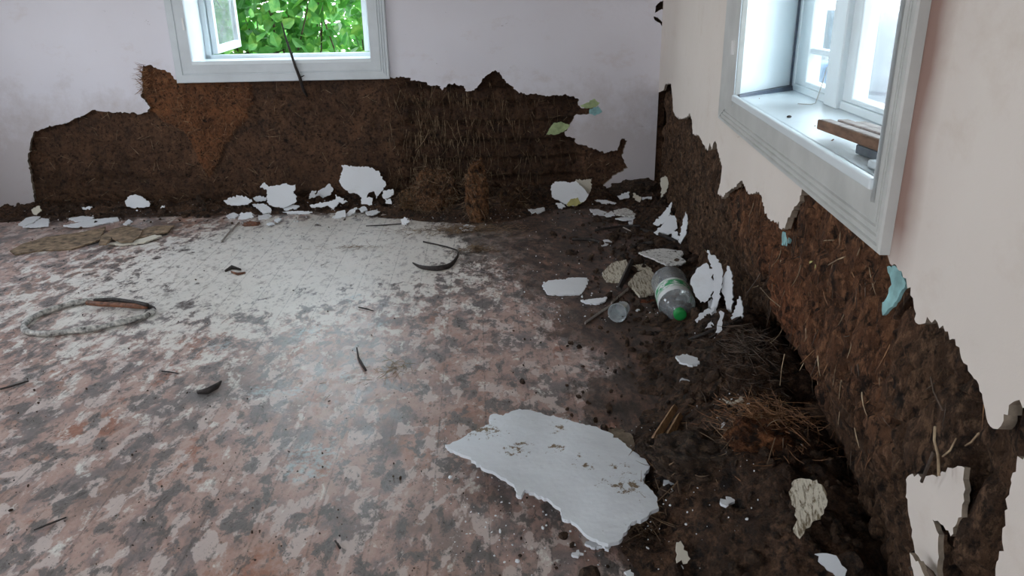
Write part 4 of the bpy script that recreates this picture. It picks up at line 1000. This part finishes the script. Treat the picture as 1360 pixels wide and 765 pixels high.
S('squarish white shard standing at the back wall', [(345, 248), (350, 242), (355, 246), (360, 247), (370, 246), (380, 243), (385, 246), (392, 245), (392, 250), (389, 257), (394, 260), (393, 268), (386, 272), (375, 276), (366, 275), (357, 272), (354, 265), (354, 252)], LB)
S('white wedge lying under the squarish shard', [(335, 272), (350, 271), (360, 277), (360, 283), (350, 285), (343, 278)], (BA, 60))
S('flat white piece below the wedge', [(343, 285), (357, 283), (361, 286), (356, 289), (343, 290)], None, step=None)
S('long low white shard beneath the squarish shard', [(375, 281), (392, 280), (415, 281), (410, 284), (385, 284)], (BA, 60), step=None)
S('grey white shard right under the squarish shard', [(375, 275), (390, 271), (398, 273), (392, 278), (378, 280)], (BA, 55), step=None)
S('white shard left of the rusty clod', [(300, 286), (310, 282), (318, 285), (312, 289), (303, 289)], None, step=None)
S('white shard right behind the rusty clod', [(316, 291), (320, 283), (334, 282), (337, 288), (325, 291)], (BA, 60), step=None)
S('small upright chip left of the heart shaped shard', [(411, 258), (415, 253), (420, 253), (418, 262), (410, 264)], LB, step=None)
S('heart shaped white shard between the two tall shards', [(418, 262), (422, 254), (432, 249), (438, 244), (443, 252), (439, 259), (430, 263), (421, 264)], (BA, 22))
S('star shaped white shard below the heart shaped one', [(411, 272), (420, 270), (435, 268), (446, 265), (450, 270), (443, 278), (436, 273), (425, 275), (413, 275)], (BA, 45))
S('largest white shard leaning at the back wall left of the straw', [(450, 240), (455, 226), (454, 219), (470, 221), (485, 221), (495, 223), (504, 229), (509, 239), (513, 246), (507, 254), (500, 264), (497, 254), (490, 256), (486, 264), (480, 262), (474, 257), (465, 257), (456, 250)], LB, base=(486, 268))
S('small white shard below the largest leaning one', [(480, 262), (495, 263), (494, 272), (480, 271)], (BA, 25), step=None)
S('white piece right of the largest leaning shard', [(508, 254), (522, 251), (523, 258), (515, 264), (508, 262)], (BA, 30), step=None)
S('tiny white piece left of the straw clod', [(511, 265), (519, 264), (520, 271), (512, 270)], (BA, 30), step=None)
S('white shard lying before the star shaped one', [(441, 289), (447, 282), (458, 279), (459, 287), (448, 290)], (BA, 60), step=None)
S('thin grey shard right of the one before the star', [(459, 285), (465, 279), (474, 276), (472, 281), (463, 287)], (BA, 60), step=None)
S('small pale shard among debris beneath the largest leaning one', [(476, 277), (484, 274), (488, 279), (480, 282)], (BA, 60), step=None)
S('flat pale chip under the small shard beneath the largest', [(486, 281), (498, 279), (505, 281), (496, 285), (487, 284)], None, step=None)
S('little chip between star and small shard', [(445, 259), (452, 262), (462, 268), (455, 271), (446, 266)], (BA, 40), step=None)
S('tiny oval chip on the floor before the wedge', [(364, 293), (370, 290), (374, 292), (369, 296)], None, step=None)
S('thin flat chip left of the tiny oval chip', [(354, 296), (361, 294), (365, 297), (357, 299)], None, step=None)
S('white chip with a rusty side before the straw clod', [(532, 291), (538, 288), (544, 294), (538, 299), (533, 297)], (BA, 40), step=None)
S('white chip right of the upright clod', [(610, 303), (620, 299), (632, 302), (626, 306), (614, 306)], None, step=None)
S('upper of two overlapping white shards at far left', [(24, 297), (35, 290), (45, 288), (54, 288), (45, 295), (31, 300)], None)
S('lower of two overlapping white shards at far left', [(30, 302), (45, 297), (55, 290), (65, 291), (64, 300), (45, 302)], None)
S('long white shard right of the two overlapping ones', [(84, 300), (100, 297), (115, 293), (135, 291), (156, 289), (158, 293), (137, 297), (120, 301), (95, 302)], None)
S('narrow white shard behind the long one at far left', [(91, 290), (110, 287), (125, 288), (122, 291), (100, 293)], None, step=None)
S('small cream shard standing at the left end of the hole', [(42, 278), (52, 273), (55, 280), (48, 286), (44, 284)], (BA, 25), m='flake_cream')
S('small pale shard behind the long one at far left', [(108, 275), (122, 274), (118, 279), (110, 278)], (BA, 40), step=None)
S('small white flake right of the long far left shard', [(163, 297), (171, 291), (176, 293), (168, 298)], None, step=None)
S('round white chip right of the lone oval shard', [(213, 276), (215, 273), (219, 274), (219, 277), (215, 279)], (BA, 25), step=None)
# peeled brown board pieces at left
shard('long peeled brown sheet lying at the far left of the floor', [(13, 333), (30, 323), (60, 315), (95, 310), (130, 303), (140, 300), (132, 318), (95, 330), (50, 332), (20, 338)], z=.004, m='oldboard', name='peeled_sheet', cat='sheet', curl=.004)
shard('brown peeled sheet with a lifted curled edge beside the long one', [(131, 323), (135, 312), (150, 304), (170, 300), (190, 305), (186, 311), (176, 318), (160, 319), (147, 314), (141, 322)], z=.02, m='oldboard', name='peeled_sheet', cat='sheet', curl=.008)
shard('thin brown peeled flap right of the curled sheet', [(176, 318), (186, 311), (190, 305), (205, 301), (232, 300), (222, 309), (200, 313)], z=.004, m='oldboard', name='peeled_sheet', cat='sheet', step=None)
shard('thin grey peeled scrap before the curled sheet', [(135, 323), (155, 321), (185, 318), (205, 312), (215, 313), (190, 322), (160, 326)], z=.0, m='flake_cream', name='peeled_sheet', cat='sheet', step=None)
# cream mats of rotted lining left of the bottle
shard('cream rotted lining pad left of the dark batten', [(800, 362), (812, 350), (832, 346), (834, 360), (824, 372), (805, 371)], z=.004, m='flake_streaked', name='lining_pad', cat='lining', curl=.01, th=.012)
shard('cream rotted lining pad right of the dark batten', [(834, 376), (846, 362), (862, 356), (876, 368), (870, 386), (850, 391)], z=.004, m='flake_streaked', name='lining_pad', cat='lining', curl=.01, th=.012)
shard('thin cream lining strip behind the two lining pads', [(840, 352), (855, 350), (866, 358), (850, 360)], z=.002, m='flake_streaked', name='lining_pad', cat='lining', step=None)
# ------------------------------------------------------------------ sticks, battens and other small things on the floor
def stick(name, pxs, rad, m, label, cat, z=.0, n=6, flat=None, lift=None):
    bm = bmesh.new(); P = []
    rs = rad if isinstance(rad, list) else [rad]*len(pxs)
    for i, (a, b) in enumerate(pxs):
        g = fl(a, b); h = heap_grid(g[0], g[1]); P.append(fl(a, b, h+z+rs[i]*(flat[1] if flat else 1)*.9+(lift[i] if lift else 0)))
    tube(bm, P, rs, n, flat)
    return tag(from_bm(name, bm, m, smooth=n > 4), label, cat)
def dense(pts, k=6):
    out = []
    for i in range(len(pts)-1):
        p0 = np.array(pts[max(0, i-1)], float); p1 = np.array(pts[i], float); p2 = np.array(pts[i+1], float); p3 = np.array(pts[min(len(pts)-1, i+2)], float)
        for j in range(k):
            t = j/k; out.append(tuple(.5*((2*p1)+(-p0+p2)*t+(2*p0-5*p1+4*p2-p3)*t*t+(-p0+3*p1-3*p2+p3)*t**3)))
    out.append(tuple(pts[-1])); return out
loop = dense([(204, 413), (190, 420), (160, 428), (125, 436), (95, 440), (60, 443), (38, 441), (31, 434), (38, 425), (55, 416), (80, 407), (105, 401), (135, 397), (165, 400), (190, 405)])
root = empty('bent_casing')
def subtube(nm, pxs, rs, m, parent, lift=0, flat=None, n=8, lab=None):
    bm = bmesh.new(); P = [fl(a, b, rs[i]*.8+lift) for i, (a, b) in enumerate(pxs)]; tube(bm, P, rs, n, flat); o = from_bm(nm, bm, m, parent, True)
    if lab: o['label'] = lab
    return o
subtube('strip', loop, [.0125+.0015*math.sin(i*.7) for i in range(len(loop))], M['casing'], root)
q = dense([(116, 402), (135, 404), (160, 405), (196, 408)]); subtube('torn_core', q, [.012]*(len(q)-3)+[.011, .010, .008], M['rust'], root, .010, lab='torn rusty brown core')
q = dense([(125, 399), (150, 398), (175, 401), (196, 405)]); subtube('dark_sheath', q, [.009]*len(q), M['bark'], root, .024, lab='black flaking sheath')
q = dense([(196, 407), (204, 411), (196, 418)]); subtube('curled_end', q, [.011]*len(q), M['bark'], root, .002)
tag(root, 'dirty grey strip bent into a narrow loop lying on the floor at left', 'strip')
q = dense([(548, 349), (560, 355), (580, 357), (597, 353), (606, 343), (608, 334), (600, 330), (585, 326), (562, 321)])
stick('bent_bark', q, [.004+.012*math.sin(math.pi*min(1, i/30)) if i < 30 else .005 for i in range(len(q))], M['bark'], 'black strip of bark bent like a hook on the pale floor', 'bark', flat=(1, .5), n=6)
stick('dark_batten', [(822, 384), (830, 366), (839, 346)], [.013, .013, .011], M['bark'], 'short dark batten lying between the cream lining pads', 'batten', .015, 4)
stick('pale_lath', [(777, 429), (800, 413), (812, 406)], [.008]*3, M['palelath'], 'dirty pale lath pointing to the lone plastic cup, lower half', 'lath', .001, 4, (1, .4))
stick('pale_lath', [(812, 403), (822, 394), (834, 384)], [.009]*3, M['palelath'], 'pale lath above the plastic cup, upper half', 'lath', .004, 4, (1, .4))
stick('splintered_wood', [(860, 604), (872, 580), (896, 542)], [.012, .016, .014], M['splinter'], 'split stick of wood nearest the large white sheet', 'wood', .012, 4, (1, .8))
stick('splintered_wood', [(876, 603), (888, 580), (903, 552)], [.014, .017, .012], M['splinter'], 'bright split stick of wood right of its twin', 'wood', .012, 4, (1, .8))
stick('long_lath', [(294, 321), (306, 307), (318, 295)], [.007]*3, M['palelath'], 'thin pale lath leading from the floor to the rusty clod', 'lath', .001, 4, (1, .4))
stick('dark_chip', [(262, 521), (275, 520), (288, 513), (294, 506)], [.006, .013, .012, .003], M['bark'], 'black curled wood chip on the floor left of centre', 'chip', 0, 5, (1, .5))
stick('dark_chip', [(299, 360), (308, 355), (320, 358)], [.006, .013, .006], M['bark'], 'black wood chip on the pale floor below the rusty clod', 'chip', 0, 5, (1, .5))
stick('dark_chip', [(307, 361), (316, 364), (326, 362)], [.005, .008, .005], M['rust'], 'brown splinter touching the black wood chip', 'chip', 0, 5, (1, .5))
stick('twig', [(474, 462), (476, 475), (482, 486), (486, 492)], [.003, .004, .005, .004], M['bark'], 'curved black twig in the middle of the floor', 'twig')
stick('twig', [(0, 517), (15, 513), (38, 506)], [.004, .004, .003], M['bark'], 'thin black twig at the left edge of the floor', 'twig')
stick('twig', [(45, 704), (65, 696), (88, 687)], [.002, .003, .002], M['bark'], 'thin black twig at the lower left of the floor', 'twig')
stick('twig', [(215, 493), (225, 494), (237, 496)], [.003, .003, .002], M['bark'], 'short black twig left above the curled chip', 'twig')
stick('twig', [(476, 408), (486, 410), (496, 413)], [.003, .004, .002], M['bark'], 'short black twig right of the blue smear', 'twig')
stick('twig', [(486, 300), (510, 299), (536, 297)], [.003, .004, .003], M['bark'], 'dark twig at the foot of the straw clod', 'twig')
stick('twig', [(445, 718), (452, 728), (449, 722)], [.002, .003, .002], M['bark'], 'tiny black twig at the bottom centre of the floor', 'twig')
stick('twig', [(822, 299), (830, 303), (840, 308)], [.004, .004, .003], M['palelath'], 'pale twig on dark mud before the room corner', 'twig')
# dark wooden bits in the corner mud
for i, (a, b, c, d, r, lb) in enumerate([(760, 318, 800, 322, .010, 'flat dark splinter lying around the small mud flake'), (838, 330, 868, 322, .012, 'dark stick left above the speckled shard'),
        (790, 306, 850, 300, .008, 'long dark stick parallel to the back wall before the corner'), (850, 305, 900, 322, .011, 'dark stick running under the leaning shards'),
        (905, 455, 990, 425, .006, 'long dark root leaving the hollow towards the fan of shards'), (915, 470, 1000, 410, .005, 'second thinner root above the long dark root')]):
    stick('dark_splinter', dense([(a, b), ((a+c)/2+2, (b+d)/2-2), (c, d)], 3), r, M['bark'], lb, 'wood', .004, 5, (1, .6), lift=[0, 0, 0, 0, 0, 0, 0] if i < 4 else [.0, .02, .04, .06, .07, .07, .06])
# ---- plastic bottle lying with its cap to the camera
def lathe(bm, prof, org, ax, n=32, mi=0, cap0=True, cap1=True):
    ax = Vector(tuple(ax)).normalized(); u = ax.cross(Vector((0, 0, 1))).normalized(); v = ax.cross(u); O = Vector(tuple(org)); rings = []
    for (t, r) in prof:
        rings.append([bm.verts.new(O+ax*t+(u*math.cos(2*math.pi*k/n)+v*math.sin(2*math.pi*k/n))*r) for k in range(n)])
    for i in range(len(rings)-1):
        for k in range(n):
            f = bm.faces.new((rings[i][k], rings[i][(k+1) % n], rings[i+1][(k+1) % n], rings[i+1][k])); f.smooth = True; f.material_index = mi
    if cap0: bm.faces.new(rings[0])
    if cap1: bm.faces.new(rings[-1])
R_ = .073; capz = .055
capP = fl(904, 420, capz); rearc = fl(893, 388, R_+.004)
hd = (capP-rearc); hd[2] = 0; hd = _n(hd); 
Lb = .34; tail = capP-hd*Lb*.985; tail[2] = R_+.014; axb = _n(capP-tail)
root = empty('plastic_bottle')
bm = bmesh.new(); lathe(bm, [(0, .045), (.004, .060), (.02, .076), (.05, R_), (.10, R_*.97), (.13, R_), (.245, R_), (.258, R_*.93), (.274, .058), (.285, .045), (.295, .026), (.305, .020), (.318, .020)], tail, axb, cap1=False)
from_bm('body', bm, M['plastic'], root)
bm = bmesh.new(); pr_ = [(.130, R_+.0012), (.155, R_+.0014), (.185, R_+.0014), (.215, R_+.0014), (.242, R_+.0012)]
lathe(bm, pr_, tail, axb, cap0=False, cap1=False); o = from_bm('label', bm, M['bottle_label'], root)
a = o.data.attributes.new('band', 'FLOAT', 'POINT'); a.data.foreach_set('value', [1.0 if i//32 in (1, 2) else 0. for i in range(len(o.data.vertices))]); o['label'] = 'white and green paper label'
bm = bmesh.new(); lathe(bm, [(.305, .024), (.308, .0255), (.325, .0255), (.33, .023), (.3305, .010)], tail, axb); o = from_bm('cap', bm, M['cap_green'], root); o['label'] = 'green screw cap'
bm = bmesh.new(); tube(bm, [tail+axb*.296+np.array(p) for p in [(.022, 0, 0), (.028, -.01, .02), (0, -.012, .034), (-.028, -.01, .02), (-.022, 0, 0)]], .002, 5); from_bm('handle', bm, M['plastic'], root, True)
tag(root, 'large clear plastic bottle with green cap lying beside the wall', 'bottle')
# ---- cup
c = fl(824, 412, .036); axc = _n(fl(810, 425, .03)-c); axc = _n([axc[0]*.8, axc[1]*.8-.25, .10])
bm = bmesh.new(); o_ = c-axc*.045; lathe(bm, [(0, .002), (0, .026), (.003, .028), (.088, .038), (.090, .0395), (.088, .0365), (.004, .026)], o_, axc, cap0=True, cap1=False)
root = empty('plastic_cup'); from_bm('body', bm, M['cup'], root)
bm = bmesh.new(); n_ = 28; lathe(bm, [(.087, .0385), (.0895, .0405), (.092, .0385), (.0895, .0370), (.087, .0385)], o_, axc, n_, cap0=False, cap1=False); from_bm('rim', bm, M['cup'], root)
tag(root, 'cloudy clear plastic cup lying on its side on the floor', 'cup')
pebble('paper_crumb', 847, 412, 0, .012, M['flake'], 'crumpled white scrap between the cup and the bottle', 'scrap')
pebble('paper_crumb', 843, 408, 0, .010, M['flake'], 'small white scrap behind the crumpled scrap near the cup', 'scrap')
# ------------------------------------------------------------------ outside
bm = bmesh.new(); hexa(bm, [(-40, -40, -.5), (40, -40, -.5), (40, 40, -.5), (-40, 40, -.5), (-40, -40, -.4), (40, -40, -.4), (40, 40, -.4), (-40, 40, -.4)])
tag(from_bm('ground', bm, M['ground_out']), kind='structure')
def shrub(label, cx, cy, rx, ry, zb, zt, nl, seed):
    r_ = random.Random(seed); root = empty('leafy_shrub'); bm = bmesh.new(); tips = []
    for k in range(22):
        x = cx+r_.uniform(-rx*.6, rx*.6); y = cy+r_.uniform(-ry*.5, ry*.5); P = [(x, y, -.42)]
        for j in range(1, 6):
            P.append((P[-1][0]+r_.gauss(0, .10), P[-1][1]+r_.gauss(0, .07), -.42+j*(zt+.3)/5.)); tips.append(P[-1])
        tube(bm, P, [.012, .011, .009, .007, .005, .003], 5)
        for _ in range(3):
            q = r_.choice(P[2:]); e = (q[0]+r_.gauss(0, .35), q[1]+r_.gauss(0, .15), q[2]+r_.uniform(-.1, .25)); mid = tuple((q[i]+e[i])/2+r_.gauss(0, .03) for i in range(3))
            tube(bm, [q, mid, e], [.005, .004, .002], 4); tips += [mid, e]
    from_bm('branches', bm, M['straw_dark'], root)
    V = []; Fs = []
    for _ in range(nl):
        t = r_.choice(tips); p = Vector((t[0]+r_.gauss(0, .13), t[1]+r_.gauss(0, .13), t[2]+r_.gauss(0, .13)))
        if p.z > zt+.3 or p.z < -.3: continue
        s = r_.uniform(.035, .075); nrm = Vector((r_.gauss(0, .5), -.6+r_.gauss(0, .4), .5+r_.gauss(0, .4))).normalized()
        u = nrm.cross(Vector((r_.gauss(0, 1), r_.gauss(0, 1), -1))).normalized(); v = nrm.cross(u)
        # five cornered leaf folded along its rib
        b = len(V); V += [tuple(p-v*s), tuple(p+u*s*.75-v*s*.25+nrm*s*.18), tuple(p+u*s*.45+v*s*.6+nrm*s*.12), tuple(p+v*s*1.1), tuple(p-u*s*.45+v*s*.6+nrm*s*.12), tuple(p-u*s*.75-v*s*.25+nrm*s*.18), tuple(p+v*s*.3)]
        Fs += [(b, b+1, b+6), (b+1, b+2, b+6), (b+2, b+3, b+6), (b+3, b+4, b+6), (b+4, b+5, b+6), (b+5, b, b+6)]
    me = bpy.data.meshes.new('leaves'); me.from_pydata(V, [], Fs); o = link('leaves', me, M['leaf'], root); o['kind'] = 'stuff'
    return tag(root, label, 'shrub')
cB = WB(2.42, 0, 1.9)
shrub('bright green leafy shrub nearest behind the open back window', cB[0]-.55, cB[1]-.1, .9, .35, 0, 1.9, 2600, 2)
shrub('bright green leafy shrub further right behind the back window', cB[0]+.65, cB[1]+.3, .8, .4, 0, 1.8, 1700, 3)
shrub('thick green bush at the rear seen through the back window', cB[0]+.0, cB[1]+1.5, 1.9, .6, 0, 2.1, 3600, 4)
# yard on the right: fence, tarp covered stack, barrel, garment on a line
def at_out(px, py, d):    # point on a vertical plane d metres outside the right wall
    return plane(px, py, K+RN*d, RN)
def at_s(px, py, s0_):     # point on a plane across the yard, s0_ metres beyond the room corner
    return plane(px, py, K+RD*s0_, RD)
bm = bmesh.new()
for k in range(26):
    c = K+RD*(-9.)+RN*(.2+k*.40); wbox(bm, lambda s, z, q: c+RN*s-RD*q+UP*z, 0, .385, -.4, 1.02, 0, .03)
for zz in (.1, .8): wbox(bm, lambda s, z, q: K+RD*(-9.03)+RN*s-RD*q+UP*z, .2, 10.4, zz, zz+.1, 0, .05)
tag(from_bm('board_fence', bm, M['far_wall']), 'pale board fence across the yard outside the right window', 'fence')
c = at_s(1168, 60, -2.2); bm = bmesh.new(); bmesh.ops.create_icosphere(bm, subdivisions=5, radius=1)
for v in bm.verts:
    q = v.co.copy(); q = Vector([math.copysign(abs(t)**.55, t) for t in q]); f = 1+.04*fbm(q.x*2, q.y*2, q.z*2, 3)
    v.co = Vector((c[0]+q.x*.21*f, c[1]+q.y*.30*f, .37+q.z*.79*f))
tag(from_bm('covered_stack', bm, M['tarp'], smooth=True), 'tall stack under a pale grey sheet outside the right window', 'stack')
def vlathe(bm, prof, x, y, n=28):
    rings = [[bm.verts.new((x+r*math.cos(2*math.pi*k/n), y+r*math.sin(2*math.pi*k/n), z)) for k in range(n)] for z, r in prof]
    for i in range(len(rings)-1):
        for k in range(n): bm.faces.new((rings[i][k], rings[i][(k+1) % n], rings[i+1][(k+1) % n], rings[i+1][k])).smooth = True
    bm.faces.new(rings[0]); bm.faces.new(rings[-1])
c = at_s(1094, 100, -1.6)
bm = bmesh.new(); vlathe(bm, [(-.4, .27), (-.38, .29), (0, .30), (.02, .315), (.05, .30), (.35, .30), (.37, .315), (.40, .30), (.72, .29), (.76, .27), (.76, .05)], c[0], c[1])
tag(from_bm('blue_barrel', bm, M['blue_barrel']), 'blue plastic barrel outside the left pane of the right window', 'barrel')
c = at_s(1089, 20, -3.4); root = empty('hanging_jacket')
def cloth(nm, w_, z0, z1, m, dx=0):
    bm = bmesh.new(); n = 20; rows = 12; G_ = []
    for side in (0, 1):
        for j in range(rows+1):
            z = z0+(z1-z0)*j/rows
            for i in range(n+1):
                x = (i/n-.5)*w_*(1+.12*math.sin(j*.8)); p = np.array([c[0], c[1], 0])+_n([1, -.6, 0])*(x+dx)+_n([.6, 1, 0])*(.03*math.sin(i*.9+j*.2)+side*.02)
                G_.append(bm.verts.new((p[0], p[1], z)))
    W_ = n+1; o_ = W_*(rows+1)
    for j in range(rows):
        for i in range(n):
            a = j*W_+i; bm.faces.new([G_[a], G_[a+1], G_[a+W_+1], G_[a+W_]]); bm.faces.new([G_[o_+a], G_[o_+a+W_], G_[o_+a+W_+1], G_[o_+a+1]])
    for i in range(n):
        bm.faces.new([G_[i], G_[o_+i], G_[o_+i+1], G_[i+1]]); a = rows*W_+i; bm.faces.new([G_[a], G_[a+1], G_[o_+a+1], G_[o_+a]])
    for j in range(rows):
        a = j*W_; bm.faces.new([G_[a], G_[a+W_], G_[o_+a+W_], G_[o_+a]]); a += n; bm.faces.new([G_[a], G_[o_+a], G_[o_+a+W_], G_[a+W_]])
    return from_bm(nm, bm, m, root, True)
zt_ = c[2]+.05
cloth('jacket_body', .30, zt_-.42, zt_, M['greyblue']); cloth('white_towel', .2, zt_-.72, zt_-.40, M['whitecloth'], .02)
bm = bmesh.new(); tube(bm, [(c[0]-.0, c[1]+.03, -.4), (c[0], c[1]+.03, zt_+.05)], .02, 8); from_bm('post', bm, M['greyblue'], root, True)
tag(root, 'grey blue jacket over a white towel on a post in the yard', 'clothing')
# ------------------------------------------------------------------ daylight enters through the openings: portals guide the sampling of the sky
def portal(name, c, ax, nrm, w_, h):
    l = bpy.data.lights.new(name, 'AREA'); l.shape = 'RECTANGLE'; l.size = w_; l.size_y = h
    o = bpy.data.objects.new(name, l); COL.objects.link(o); l.cycles.is_portal = True
    z = -Vector(tuple(nrm)).normalized(); y = Vector((0, 0, 1)); x = y.cross(z).normalized()
    m_ = Matrix((x, y, z)).transposed().to_4x4(); m_.translation = Vector(tuple(c)); o.matrix_world = m_
portal('portal_back', WB(2.42, 1.5, .34), BD, -BN, 1.12, 1.12)
portal('portal_right', WR(3.3, 1.5, .30), RD, -RN, 1.5, 1.12)
for h in HL: portal('portal_left', A+_n(Bp-A)*((h[0]+h[1])/2)+UP*(h[2]+h[3])/2+np.array([-.31, 0, 0]), None, (1, 0, 0), h[1]-h[0], h[3]-h[2])
for h in HF: portal('portal_front', Bp+_n(Cp-Bp)*((h[0]+h[1])/2)+UP*(h[2]+h[3])/2+np.array([0, -.31, 0]), None, (0, 1, 0), h[1]-h[0], h[3]-h[2])
